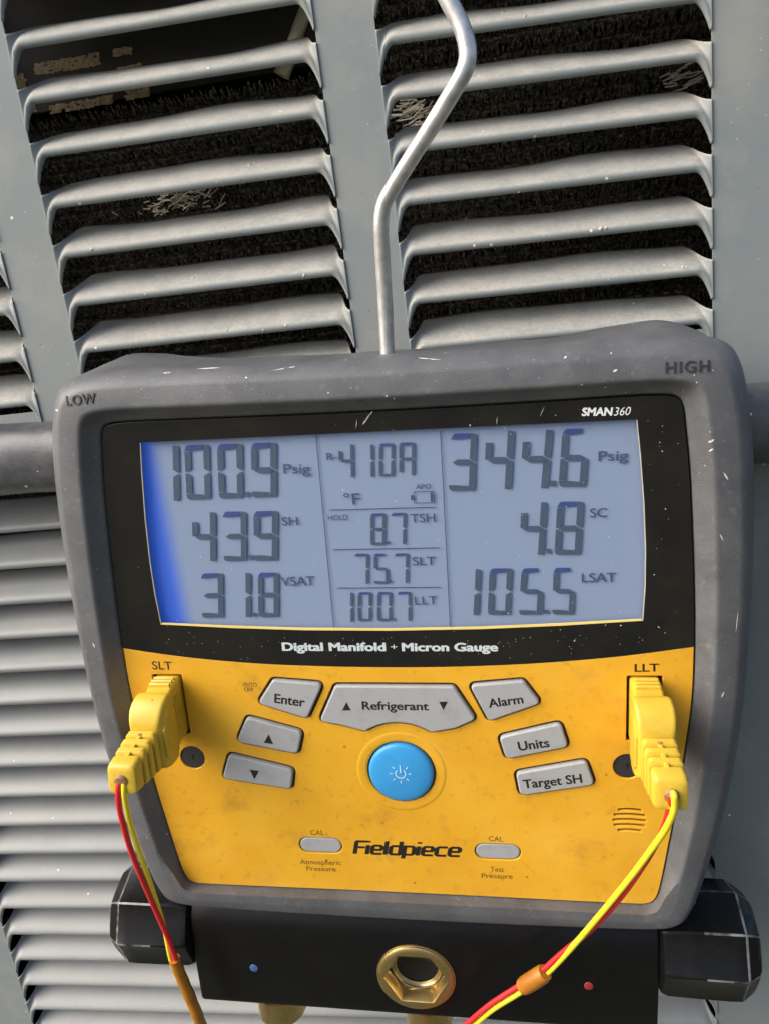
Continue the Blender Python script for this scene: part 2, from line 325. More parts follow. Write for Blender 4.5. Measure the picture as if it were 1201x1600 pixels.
def louver(x0, x1, vb, P, DEP, rf, lr, H0=0.25, H1=0.60, seed=0, m_=None):
    m_ = m_ or M['panel']
    rnd = random.Random(seed); ph = rnd.uniform(0, 6); ph2 = rnd.uniform(0, 6); wv = rnd.uniform(0.5, 0.95)
    ds = [0, .25, .5, 1, 1.6, 2.4, 3.4, 4.6, 6, 7.5, 9, 11, 13, 15, 18]; Wd = x1 - x0
    xs = [d for d in ds] + [18 + (Wd - 36) * k / 12 for k in range(1, 12)] + [Wd - d for d in reversed(ds)]
    cols = []
    for x in xs:
        d = min(x, Wd - x); f = x / Wd
        base = vb[0] * (1 - f) + vb[1] * f
        bt = base - (rf * (1 - d / 7.5) ** 2.3 if d < 7.5 else 0)
        s = sm(d / (lr if f < .5 else lr * 1.25)); tp = base + P * (H0 + (H1 - H0) * s) + wv * s * (math.sin(x * 0.042 + ph) + .45 * math.sin(x * .1 + ph2))
        dep = DEP * s
        e = sm(d / 3.0)
        col = [(bt + 1.6, 2.6 * e), (bt + 0.5, 1.9 * e), (bt, 0.9 * e), (bt + 0.15, 0.1 * e), (bt + 0.7, -0.25 * e), (bt + 1.6, -0.35 * e)]
        for q in (0.17, 0.24, 0.32, 0.41, 0.5, 0.59, 0.68, 0.77, 0.86, 0.93, 1.0):
            g = (q - 0.1) / 0.9; g = .30 * g ** 2 + .70 * (math.sqrt(g * g + .012) - .1095) / .897 - .012 * (1 - g)
            col.append((bt + (tp - bt) * q, dep * g + s * .55 * q * math.sin(x * .055 + ph2 + 2 * q)))
        cols.append([(x0 + x, Y0 + yy, vv) for vv, yy in col])
    n = len(cols[0]); V = [p for c in cols for p in c]
    F = [(i * n + j, (i + 1) * n + j, (i + 1) * n + j + 1, i * n + j + 1) for i in range(len(cols) - 1) for j in range(n - 1)]
    o = pymesh('louver', V, F, m_, unit, 60)
    md = o.modifiers.new('thickness', 'SOLIDIFY'); md.thickness = 0.9 * MM; md.offset = -1
    # outward side of the sheet faces the camera (-Y)
    me = o.data
    if me.polygons[len(me.polygons) // 2].normal.y > 0: me.flip_normals()
    return o
k = 0
for i in range(-2, 8): louver(*AC, rowA(i), 23.8, 24.0, 12.5, 7.5, seed=(k := k + 1))
for i in range(-2, 8): louver(*BC, rowB(i), 22.5, 23.0, 12.0, 7.5, seed=(k := k + 1))
for i in range(-2, 8): louver(*ZC, rowZ(i), 24.2, 24.0, 12.5, 7.5, seed=(k := k + 1))
for i in range(0, 20): louver(*LC, rowL(i), 22.05, 19.0, 12.0, 7.0, seed=(k := k + 1), m_=M['lower_steel'], H1=0.68)
# the flat of the sheet between and around the columns; butts against the louver ends
yb = Y0 + 1.0
def strip(x0, x1, z0, z1): return box(x0, x1, Y0, yb, z0, z1)
def rrow(fn, i, c): return fn(i)
flats = [strip(ZC[1], AC[0], 8, TOPV), strip(AC[1], BC[0], 8, TOPV), strip(BC[1], XR, -700, TOPV), strip(XL, LC[0], -700, 8), strip(XL, ZC[0], 8, TOPV),
         strip(ZC[0], ZC[1], 8, 51), strip(AC[0], AC[1], 8, 50), strip(BC[0], BC[1], 8, 56), strip(LC[0], LC[1], -700, -418)]
V, F = merge(*flats)
pymesh('front_sheet', V, F, M['panel'], unit, 0)
V, F = merge(box(XL, XL + 1, yb, 560, -700, TOPV), box(XR - 1, XR, yb, 560, -700, TOPV), box(XL, XR, 560, 561, -700, TOPV))
pymesh('side_sheet', V, F, M['panel'], unit, 0)
pymesh('lid', *box(XL - 6, XR + 6, Y0 - 6, 567, TOPV, TOPV + 14), M['panel'], unit, 0)
pymesh('base_pan', *box(XL - 4, XR + 4, Y0 - 4, 565, -722, -700), M['dark'], unit, 0)
pymesh('inner_plate', *box(XL + 8, XR - 8, 158, 160, -690, TOPV - 4), M['black'], unit, 0)
# dark cover behind the top left slots with scraps of an old label
cov = pymesh('cover_plate', *box(-330, -22, 108, 110, 203, TOPV - 3), M['dark'], unit, 0)
def scrap(px0, py0, px1, py1, n, seed):
    rnd = random.Random(seed); V, F = [], []
    for _ in range(n * 3):
        a, bq = rnd.random(), rnd.random()
        x, z = W(px0 + (px1 - px0) * a, py0 + (py1 - py0) * bq - 0.17 * (px1 - px0) * a, 107.7)
        h, ww = rnd.uniform(0.25, 0.9), rnd.uniform(0.4, 1.7); o = len(V); y = 107.7 - rnd.random() * 0.25
        V += [(x - ww, y, z - h * rnd.random()), (x + ww * rnd.random(), y, z - h), (x + ww, y, z + h * rnd.random()), (x - ww * rnd.random(), y, z + h)]; F.append((o, o + 1, o + 2, o + 3))
    p = pymesh('label_scrap', V, F, M['glue'], cov, 0); p['kind'] = 'stuff'; p.location = (0, 0, 0)
for sc in ((56, 100, 155, 118, 90, 1), (178, 78, 205, 88, 26, 2), (20, 118, 40, 142, 26, 3), (78, 165, 175, 178, 60, 4), (198, 140, 232, 156, 34, 5), (186, 106, 222, 112, 18, 6), (20, 165, 56, 182, 20, 7)): scrap(*sc)
# spine-fin coil: rows of tube wound with a bristle of thin fins
rnd = random.Random(3); V, F = [], []
def bristles(x0, x1, zc, yc, per, ln, wd=0.55):
    n = int((x1 - x0) / per)
    for q in range(n):
        x = x0 + q * per + rnd.uniform(-0.5, 0.5)
        for a in (-1.05, -0.5, 0.0, 0.5, 1.0):
            a += rnd.uniform(-0.25, 0.25); l = ln * rnd.uniform(0.75, 1.15); dx = rnd.uniform(-1.6, 1.6); o = len(V)
            tip = (x + dx, yc - 2.5 - l * math.cos(a), zc + l * math.sin(a) * 1.1)
            V.extend([(x - wd, yc - 1.5, zc + 1.6 * math.sin(a)), (x + wd, yc - 1.5, zc + 1.6 * math.sin(a)), (tip[0] + wd * 0.5, tip[1], tip[2]), (tip[0] - wd * 0.5, tip[1], tip[2])]); F.append((o, o + 1, o + 2, o + 3))
for r in range(34): bristles(XL + 20, XR - 20, 200 - 7.4 * r - 2, 130, 1.7, 6.6)
for r in range(9): bristles(-15, XR - 20, 266 - 7.4 * r, 130, 1.7, 6.6)
pymesh('coil_fins', V, F, M['coil'], unit, 0, kind='stuff')
rows = [tube([(XL + 15, 133, 200 - 7.4 * r - 2), (XR - 15, 133, 200 - 7.4 * r - 2)], 2.4, 8) for r in range(34)] + [tube([(-15, 133, 266 - 7.4 * r), (XR - 15, 133, 266 - 7.4 * r)], 2.4, 8) for r in range(9)]
pymesh('coil_tubes', *merge(*rows), M['coil'], unit, 60, kind='stuff')
# tufts of bent pale fins
V, F = [], []
for (px, py, n, sp) in ((632, 172, 46, 9), (640, 188, 20, 7), (258, 318, 70, 17), (300, 305, 26, 10), (1052, 120, 24, 8)):
    x0, z0 = W(px, py, 118)
    for _ in range(n):
        x, z = x0 + rnd.gauss(0, sp * 0.6), z0 + rnd.gauss(0, 3.0); a = (rnd.gauss(0.12, 0.22) + (x - x0) * .02); l = rnd.uniform(4, 9); y = 120 + rnd.uniform(-4, 4); o = len(V)
        dx, dz = l * math.cos(a), l * math.sin(a) * (1 if rnd.random() < .9 else -1)
        V.extend([(x, y, z - .35), (x + dx, y - 3, z + dz - .3), (x + dx, y - 3, z + dz + .3), (x, y, z + .35)]); F.append((o, o + 1, o + 2, o + 3))
pymesh('bent_fins', V, F, M['coilpale'], unit, 0, kind='stuff')
# short brass pipe hanging inside the top slot
def WY(px, py, y): x, z = W(px, py, y); return Vector((x, y, z))
a_, b_ = WY(486, -6, 108), WY(440, 118, 106)
ax = (b_ - a_)
pymesh('drain_pipe', *tube([a_ + ax * q for q in (-.4, 0, .35, .7, .72, 1.0)], [3.3, 3.3, 3.3, 3.3, 4.0, 4.0], 20), M['brassdull'], unit, 40)
# horizontal rail across the cabinet, a little out of level
ra, rb = Vector((-430, 56, 40.5)), Vector((262, 56, 8.0))
rings = []
for p in (ra, rb):
    ring = []
    for q in range(28):
        a = 2 * math.pi * q / 28; ring.append((p.x, p.y + 18 * (abs(math.cos(a)) ** 0.8) * (1 if math.cos(a) > 0 else -1), p.z + 18.2 * (abs(math.sin(a)) ** 0.8) * (1 if math.sin(a) > 0 else -1)))
    rings.append(ring)
pymesh('rail', *loft(rings), M['rail'], unit, 60)

g = pymesh('ground', [(-40000, -40000, -735), (40000, -40000, -735), (40000, 40000, -735), (-40000, 40000, -735)], [(0, 1, 2, 3)], M['ground'], None, 0, kind='structure')
g['label'] = 'bare grassy soil the cabinet stands on'
V, F = box(XL - 90, XR + 90, -120, 660, -734, -722)
pad = pymesh('concrete_pad', V, F, mat('concrete', (0.10, 0.10, 0.085), 0.9, col2=(0.06, 0.065, 0.05), nscale=12, bump=0.3, bscale=200), None, 0, kind='structure')
pad['label'] = 'weathered dark concrete pad under the louvred cabinet'

# ------------------------------------------------------------------ the gauge
rel = RP.transposed() @ RD
gx, gy, gz = swz((rel[0][0], rel[1][0], rel[2][0])), swz((rel[0][1], rel[1][1], rel[2][1])), -swz((rel[0][2], rel[1][2], rel[2][2]))
GM = Matrix.Identity(4)
for i in range(3): GM[i][0], GM[i][1], GM[i][2], GM[i][3] = gx[i], gy[i], gz[i], -1.1 * MM * gx[i]
gauge = thing('digital_manifold_gauge', GM, (0, -276, -30), 'yellow and black digital gauge in a grey rubber boot hanging by a wire hook', 'gauge')

# rubber boot
half = [((0, 65.0), (0, 43.2)), ((40, 65.4), (42, 43.4)), ((70, 65.9), (74, 43.7)), ((98, 66.4), (96, 44)), ((119, 66.2), (111, 44)), ((133.5, 64.2), (119, 43)), ((141.8, 58.8), (121.8, 39.5)),
        ((146.8, 45), (123.2, 30)), ((150.5, 20), (125.3, 12)), ((152.6, -15), (127.6, -20)), ((153.2, -50), (129.3, -52)), ((152.6, -85), (129.8, -85)), ((150.4, -118), (127.6, -113)),
        ((146.6, -148), (124.7, -142)), ((142, -171), (121.6, -166)), ((138.2, -188), (119.4, -182)), ((134.5, -200), (117.4, -192)), ((129.5, -207.5), (113.5, -196.6)), ((117, -210.8), (103, -197.3)),
        ((80, -212), (75, -197.3)), ((40, -212.8), (38, -197.1)), ((0, -213), (0, -197))]
full = half + [((-o[0], o[1]), (-q[0], q[1])) for o, q in reversed(half[1:-1])]
OUT = [Vector((p.x, p.y)) for p in cr([(o[0], o[1], 0) for o, q in full], 6, True)]
INN = [Vector((p.x, p.y)) for p in cr([(q[0], q[1], 0) for o, q in full], 6, True)]
prof = [(0.30, -52), (0.10, -52), (0.02, -48), (-0.012, -40), (0.0, -34), (0.0, -28), (-0.008, -21), (-0.014, -15), (-0.012, -8), (0.0, -5), (0.025, -2.6), (0.08, 0.0), (0.16, 2.6), (0.25, 4.4), (0.29, 4.9), (0.33, 5.15), (0.5, 5.7), (0.63, 6.15), (0.67, 6.2), (0.70, 6.0), (0.735, 5.2), (0.80, 3.0), (0.93, 0.6), (0.965, -0.2), (0.975, -2.5), (0.975, -6)]
rings = []
for f, z in prof:
    ring = []
    for o, q in zip(OUT, INN):
        f_ = f
        if f > .67: f_ = f + (max(f, .955) - f) * sm((-172 - q.y) / 20) if z < 6.15 else f + (.93 - f) * sm((-172 - q.y) / 20)
        p = o.lerp(q, f_); lump = 0.0
        if -45 < z < 3: lump = 0.35 * math.sin(p.x * 0.13 + z * .2) * math.sin(p.y * 0.05 + 1) 
        ear = 5.4 * math.exp(-((abs(p.x) - 115) / (30 if abs(p.x) < 115 else 17)) ** 2) * math.exp(-((z + 29) / 14) ** 2) if p.y > 45 else 0.0
        ring.append((p.x, p.y + (lump + ear if p.y > 45 else 0), z))
    rings.append(ring)
boot = pymesh('rubber_boot', *loft(rings, True, False), M['rubber'], gauge, 50)
from mathutils.bvhtree import BVHTree
_bv = BVHTree.FromPolygons([v.co.copy() for v in boot.data.vertices], [tuple(p.vertices) for p in boot.data.polygons])
def drape(o, lift):                         # lay moulded letters on the curved rubber
    z0 = min(v.co.z for v in o.data.vertices)
    for v in o.data.vertices:
        h = _bv.ray_cast(Vector((v.co.x, v.co.y, .05)), Vector((0, 0, -1)))[0]
        if h is not None: v.co.z = h.z + (v.co.z - z0) * 1.0 + lift * MM
lo_ = text('LOW', (105, 634), (152, 629.5), 15.5, M['rubberink'], boot, z=6.2, bold=0.016, raise_=0.4, pz=5.2, space=1.15)
hi_ = text('HIGH', (1037.7, 583), (1107, 580), 17.5, M['rubberink'], boot, z=6.2, bold=0.016, raise_=0.4, pz=5.2, space=1.15)
for o in (lo_, hi_): drape(o, 0.03)
pymesh('back_case', *box(-100, 100, -60, 0, 0, 0) if False else loft([[(p.x * .86, p.y * .9 - 4, z) for p in OUT] for z in (-56, -6)]), M['hole'], gauge, 60)

# outlines of the face
SEAM = [(-129.75, -63.6), (-100, -68.1), (-65, -71.5), (-30, -73), (0, -73.4), (30, -73), (65, -71.3), (100, -68), (129.75, -63.6)]
inset = 0.35
lower = [p for p in INN if p.y < -63.9]; upper = [p for p in INN if p.y > -63.2]
lowR = [p for p in lower if p.x >= 0]; lowL = [p for p in lower if p.x < 0]       # INN runs clockwise from the top centre
lowR.sort(key=lambda p: (-round(p.y, 3), -p.x) if p.y > -196 else (200 - p.x, 0)); 
idx = [i for i, p in enumerate(INN) if p.y < -63.9]
low_loop = [INN[i] * 1.0 for i in range(idx[0], idx[-1] + 1)]
up_loop = [INN[i] for i in list(range(idx[-1] + 1, len(INN))) + list(range(0, idx[0]))]
YEL = low_loop + [Vector(p) for p in cr([(a, b_, 0) for a, b_ in SEAM], 4)]
YEL = [Vector((p[0], p[1])) for p in YEL]
SEAM_PTS = [Vector((p[0], p[1])) for p in cr([(a, b_, 0) for a, b_ in SEAM], 4)]
BLK = up_loop + [p for p in reversed(SEAM_PTS)]

px = lambda L, z=0: [Vector(D(a, b_, z)) for a, b_ in L]
def sym(L): return L
KEYS = {
    'enter': (rpoly(px([(427, 1061), (505, 1067), (481, 1121), (404, 1097)]), 2.2), None),
    'alarm': (rpoly(px([(733, 1069), (817, 1062), (844, 1097), (763, 1125)]), 2.2), None),
    'up': (rpoly(px([(387, 1119), (473, 1142), (466, 1176), (371, 1157)]), 2.6), None),
    'units': (rpoly(px([(779, 1150), (875, 1128), (887, 1165), (790, 1184)]), 2.6), None),
    'down': (rpoly(px([(359, 1177), (459, 1201), (456, 1231), (349, 1214)]), 2.6), None),
    'target': (rpoly(px([(805, 1206), (915, 1187), (928, 1224), (812, 1241)]), 2.6), None)}
cP = Vector((0, -128.0)); RR = 27.0
refr = [Vector(D(524, 1070)), Vector(D(709, 1071)), Vector(D(743, 1122)), Vector(D(714, 1137))]
a0, a1 = math.radians(55), math.radians(125)
arc = [cP + RR * Vector((math.cos(a0 + (a1 - a0) * q / 10), math.sin(a0 + (a1 - a0) * q / 10))) for q in range(11)]
refr = [refr[0], refr[1], Vector(D(743, 1122)), Vector(D(711, 1136))] + arc + [Vector(D(534, 1131)), Vector(D(500, 1125))]
KEYS['refr'] = (rpoly(refr, [2.4, 2.4, 2.2, 2.0, 1.2] + [0] * 9 + [1.2, 2.0, 2.2], 4), None)
def grow(L, g):                                # offset an outline outwards
    n = len(L); A = sum(L[i].x * L[(i + 1) % n].y - L[(i + 1) % n].x * L[i].y for i in range(n)); sg = 1 if A > 0 else -1; out = []
    for i in range(n):
        j = 1
        while (L[(i + j) % n] - L[i]).length < 1e-4 and j < n: j += 1
        k_ = 1
        while (L[i] - L[i - k_]).length < 1e-4 and k_ < n: k_ += 1
        t_ = (L[(i + j) % n] - L[i]).normalized() + (L[i] - L[i - k_]).normalized()
        if t_.length < 1e-6: t_ = L[(i + j) % n] - L[i]
        t_.normalize(); out.append(L[i] + Vector((t_.y, -t_.x)) * g * sg)
    return out
capL, capR = Vector(D(501, 1321)), Vector(D(777, 1331))
scL, scR = Vector((-103.2, -122.6)), Vector((103.2, -122.6))
portL = [(-117.4, -77.4), (-102.4, -77.4), (-102.4, -109.4), (-117.4, -109.4)]
portR = [(-a, b_) for a, b_ in portL]
spk = Vector(D(983, 1281))
slots = []
for kk in range(5):
    dy = (kk - 2) * 2.75; hw = math.sqrt(max(7.6 ** 2 - dy * dy, 4)); sag = 0.5
    slots.append([spk + Vector((hw * q, dy + 0.62 - sag * q * q)) for q in (-1, -.6, -.2, .2, .6, 1)] + [spk + Vector((hw * q * .97, dy - 0.62 - sag * q * q)) for q in (1, .6, .2, -.2, -.6, -1)])
holes = [grow(kv[0], 1.2) for kv in KEYS.values()] + [circ(cP, 16.3), stadium(capL, 11.0, 4.55), stadium(capR, 11.0, 4.55), circ(scL, 6.3, 32), circ(scR, 6.3, 32), rpoly(portL, 0.8, 3), rpoly(portR, 0.8, 3)] + slots
face = flat('faceplate', [YEL] + holes, -2.4, 0.0, M['yellow'], gauge, bev=0.35)
well = flat('button_well', [grow(YEL, -2.5)] + [rpoly(portL, 0.8, 3), rpoly(portR, 0.8, 3)], -2.2, -1.3, M['well'], gauge)
for sg, P in ((-1, portL), (1, portR)):
    x0, x1 = min(p[0] for p in P), max(p[0] for p in P)
    V, F = merge(box(x0 - 1.2, x0 - 0.02, P[2][1] - .5, P[0][1] + .5, -14, -2.5), box(x1 + .02, x1 + 1.2, P[2][1] - .5, P[0][1] + .5, -14, -2.5), box(x0 - 1, x1 + 1, P[0][1] + .02, P[0][1] + 1.2, -14, -2.55), box(x0 - 1, x1 + 1, P[2][1] - 1.2, P[2][1] - .02, -14, -2.55), box(x0 - 1, x1 + 1, P[2][1] - 1, P[0][1] + 1, -15, -13.9))
    pymesh('port_socket', V, F, M['well'], gauge, 0)
# shallow raised collar round the power button
n = 72; rings = [[(cP.x + r * math.cos(2 * math.pi * q / n), cP.y + r * math.sin(2 * math.pi * q / n), z) for q in range(n)] for r, z in ((16.3, -0.5), (16.7, 0.0), (17.6, 0.05), (19.2, 0.18), (20.2, 0.2), (21.0, 0.12), (21.4, -0.05))]
pymesh('button_collar', *loft(rings, False, False), M['yellow'], gauge, 60)

KZ = 1.5
def key(outline, lab): 
    o = flat('button', [outline], -2.5, KZ, M['key'], gauge, bev=0.75, smooth=50); o['label'] = lab; return o
kb = {n_: key(KEYS[n_][0], l_) for n_, l_ in (('enter', 'grey slanted Enter button'), ('refr', 'wide grey Refrigerant button with two arrows'), ('alarm', 'grey slanted Alarm button'), ('up', 'grey up arrow button'), ('down', 'grey down arrow button'), ('units', 'grey Units button'), ('target', 'grey Target SH button'))}
kt = dict(z=KZ + 0.03, pz=KZ, bold=0.027)
text('Enter', (428.8, 1098), (476.4, 1104.7), 14.5, M['ink'], kb['enter'], **kt)
text('Refrigerant', (566, 1108.8), (669.5, 1110), 13, M['ink'], kb['refr'], **kt)
text('Alarm', (763.5, 1106), (817.6, 1098.8), 14, M['ink'], kb['alarm'], **kt)
text('Units', (810, 1173.4), (858.5, 1167), 14.5, M['ink'], kb['units'], **kt)
text('Target SH', (817.5, 1232.3), (909.5, 1223), 14, M['ink'], kb['target'], **kt)
def tri(cx_, cy_, h, up, parent, slope=0.0):
    s = -1 if up else 1
    P = [Vector(D(cx_ - h * .52, cy_ - s * h * .5 - slope * h * .5, KZ)), Vector(D(cx_ + h * .52, cy_ - s * h * .5 + slope * h * .5, KZ)), Vector(D(cx_, cy_ + s * h * .5, KZ))]
    o = flat('arrow_mark', [P], KZ + 0.01, KZ + 0.05, M['ink'], parent, smooth=0); o.location = (0, 0, 0)
tri(541.5, 1103.5, 13, True, kb['refr']); tri(692, 1103, 13, False, kb['refr']); tri(420, 1154.5, 14, True, kb['up'], .15); tri(397.8, 1210.5, 14, False, kb['down'], .15)

pb = pymesh('power_button', *cyl(cP, 15.4, -2.5, 1.6, 64, 1.2, 1.1), M['power'], gauge, 60)
gc = Vector(D(625.4, 1209, 2.7)); V, F = [], []
def seg2(a, b_, wd, z):
    a, b_ = Vector(a), Vector(b_); t_ = (b_ - a).normalized(); nn = Vector((-t_.y, t_.x)) * wd / 2; o = len(V)
    V.extend([(*(a + nn), z), (*(a - nn), z), (*(b_ - nn), z), (*(b_ + nn), z)]); F.append((o, o + 1, o + 2, o + 3))
N = 20; r0 = 2.35
for q in range(N):
    A0 = math.radians(130 + 280 * q / N); A1 = math.radians(130 + 280 * (q + 1.05) / N)
    seg2(gc + r0 * Vector((math.cos(A0), math.sin(A0))), gc + r0 * Vector((math.cos(A1), math.sin(A1))), 0.55, 2.78)
seg2(gc + Vector((0, 0.4)), gc + Vector((0, 4.6)), 0.6, 2.79)
for q in range(8):
    A0 = math.radians(90 + 45 * q)
    if q: seg2(gc + 3.7 * Vector((math.cos(A0), math.sin(A0))), gc + 5.2 * Vector((math.cos(A0), math.sin(A0))), 0.5, 2.78)
o = pymesh('power_symbol', V, F, M['glyph'], pb, 0); o.location = (0, 0, 0)
for c in (capL, capR): flat('calibration_button', [stadium(c, 10.5, 4.1)], -2.5, -0.15, M['key'], gauge, bev=0.6, smooth=50)
for c in (scL, scR):
    o = flat('calibration_screw', [circ(c, 6.2, 40)], -2.5, -0.55, M['hole'], gauge, bev=0.4, smooth=50)
    s_ = flat('screw_slot', [rpoly([(c.x - .55, c.y - 1.5), (c.x + .55, c.y - 1.5), (c.x + .55, c.y + 1.5), (c.x - .55, c.y + 1.5)], .3)], -0.54, -0.5, M['black'], o, smooth=0); s_.location = (0, 0, 0)
tp = dict(z=0.04)
text('SLT', (239, 1045.7), (270, 1046.4), 12.5, M['ink'], face, bold=0.012, **tp); text('LLT', (990.5, 1049.8), (1029, 1049.2), 12.5, M['ink'], face, bold=0.02, **tp)
text('CAL', (265, 1161.5), (283.5, 1161.5), 7, M['inkworn'], face, bold=0.0, **tp)
text('AUTO', (380, 1072), (402, 1073.3), 6.2, M['inkworn'], face, **tp); text('OFF', (382, 1080), (397, 1080.8), 6.2, M['inkworn'], face, **tp)
text('CAL', (485.5, 1304.6), (507, 1305.2), 7.6, M['inkworn'], face, **tp); text('CAL', (762.8, 1314), (785.3, 1315), 7.6, M['inkworn'], face, **tp)
text('Atmospheric', (469.5, 1350), (533, 1351.5), 7.2, M['inkworn'], face, **tp); text('Pressure', (479.5, 1360.3), (525, 1361.6), 7.2, M['inkworn'], face, **tp)
text('Test', (765.5, 1361.8), (786.5, 1362.3), 7.8, M['inkworn'], face, **tp); text('Pressure', (751.7, 1371.6), (800, 1373), 7.4, M['inkworn'], face, **tp)
# maker's word in square heavy slanted letters: strokes on a 0..1 grid (cap height 1.35, x height 1)
def logo(word, a, b_, cap, parent, z=0.04):
    GL = {'F': (0.78, [[(0, 0), (0, 1.35)], [(0, 1.35), (.66, 1.35)], [(0, .72), (.55, .72)]]), 'i': (.30, [[(0, 0), (0, .98)], [(0, 1.26), (0, 1.44)]]),
          'e': (.86, [[(.60, .06), (.12, .06), (0, .16), (0, .84), (.12, .94), (.48, .94), (.60, .84), (.60, .50), (.06, .50)]]), 'l': (.30, [[(0, 0), (0, 1.44)]]),
          'd': (.88, [[(.62, 0), (.62, 1.44)], [(.60, .94), (.12, .94), (0, .84), (0, .16), (.12, .06), (.60, .06)]]), 'p': (.88, [[(0, -.36), (0, 1)], [(0, .94), (.48, .94), (.60, .84), (.60, .16), (.48, .06), (0, .06)]]),
          'c': (.82, [[(.58, .94), (.12, .94), (0, .84), (0, .16), (.12, .06), (.58, .06)]])}
    A, B = Vector(D(*a)), Vector(D(*b_)); ex = (B - A); wd = ex.length; ex.normalize(); ey = Vector((-ex.y, ex.x)); h = (Vector(D(a[0], a[1] - cap)) - A).dot(ey) / 1.42
    tot = sum(GL[c_][0] for c_ in word) - .1; x = .14; V, F = [], []; sx_ = wd / tot; zz = z
    for c_ in word:
        for st in GL[c_][1]:
            for q in range(len(st) - 1):
                p0, p1 = Vector(st[q]), Vector(st[q + 1]); d_ = p1 - p0; L_ = d_.length or 1; d_ /= L_
                vert = abs(d_.x) < .3; hw = .14 if vert else .115; nn = Vector((-d_.y, d_.x)) * hw; e_ = d_ * (.06 if not vert else .0); o = len(V); zz += .002
                if zz > z + .05: zz = z
                for p in (p0 - e_ + nn, p0 - e_ - nn, p1 + e_ - nn, p1 + e_ + nn):
                    P_ = A + ex * ((x + p.x + .16 * p.y) * sx_) + ey * (p.y * h); V.append((P_.x, P_.y, zz))
                F.append((o, o + 1, o + 2, o + 3))
        x += GL[c_][0]
    o = pymesh('logo_lettering', V, F, M['ink'], parent, 0); o.location = (0, 0, 0)
logo('Fieldpiece', (551, 1333.8), (716, 1338.5), 20.5, face)

# screen: black glass with a window, lcd behind it, clear cover over the window
def side(sg): return [(sg * 104.9, 35.0), (sg * 106.6, 20), (sg * 108.3, 0), (sg * 109.3, -20), (sg * 109.4, -36), (sg * 108.7, -51.4)]
WIN = [Vector(p) for p in side(1)] + [Vector(p) for p in ((75, -53.4), (40, -54.8), (0, -55.3), (-40, -54.8), (-75, -53.4))] + [Vector(p) for p in reversed(side(-1))]
glass = flat('screen_surround', [BLK, WIN], -1.6, 0.1, M['glass'], gauge, bev=0.12)
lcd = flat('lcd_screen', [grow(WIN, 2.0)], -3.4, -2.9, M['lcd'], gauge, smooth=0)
flat('screen_cover', [grow(WIN, 0.6)], -1.2, -0.25, M['clear'], gauge, smooth=0)
ew = grow(WIN, 0.0); ei = grow(WIN, -0.75); nS = len(side(1))
def glint(idx, wdt, mm_):  # reflection on the window's cut edge, painted as thin coloured strips
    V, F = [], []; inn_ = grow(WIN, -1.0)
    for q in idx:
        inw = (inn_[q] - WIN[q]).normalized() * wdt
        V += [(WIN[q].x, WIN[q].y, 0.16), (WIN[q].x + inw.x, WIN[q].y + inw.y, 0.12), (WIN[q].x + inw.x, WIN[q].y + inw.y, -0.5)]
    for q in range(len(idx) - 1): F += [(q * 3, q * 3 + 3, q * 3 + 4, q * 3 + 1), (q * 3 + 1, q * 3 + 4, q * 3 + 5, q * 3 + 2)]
    pymesh('screen_edge_glint', V, F, mm_, gauge, 60)
glint(list(range(nS - 1, len(WIN) - nS + 1)), 1.0, M['glint'])
glint(list(range(len(WIN) - nS, len(WIN))), .36, M['paleglint']); glint(list(range(0, nS)), .3, M['paleglint'])
text('Digital Manifold', (441.5, 1016.8), (603, 1017.3), 13.2, M['silver'], glass, z=0.15, bold=0.045)
text('+', (610.5, 1015.3), (620.5, 1015.3), 9.5, M['silver'], glass, z=0.15, bold=0.0)
text('Micron Gauge', (627.5, 1017.4), (777.5, 1017.6), 13.2, M['silver'], glass, z=0.15, bold=0.045)
text('SMAN', (907.5, 650), (956.5, 649.5), 13.2, M['white'], glass, z=0.15, bold=0.045, shear=0.1)
text('360', (958, 649.3), (984.5, 648.3), 12.8, M['white'], glass, z=0.15, bold=0.0, shear=0.25)

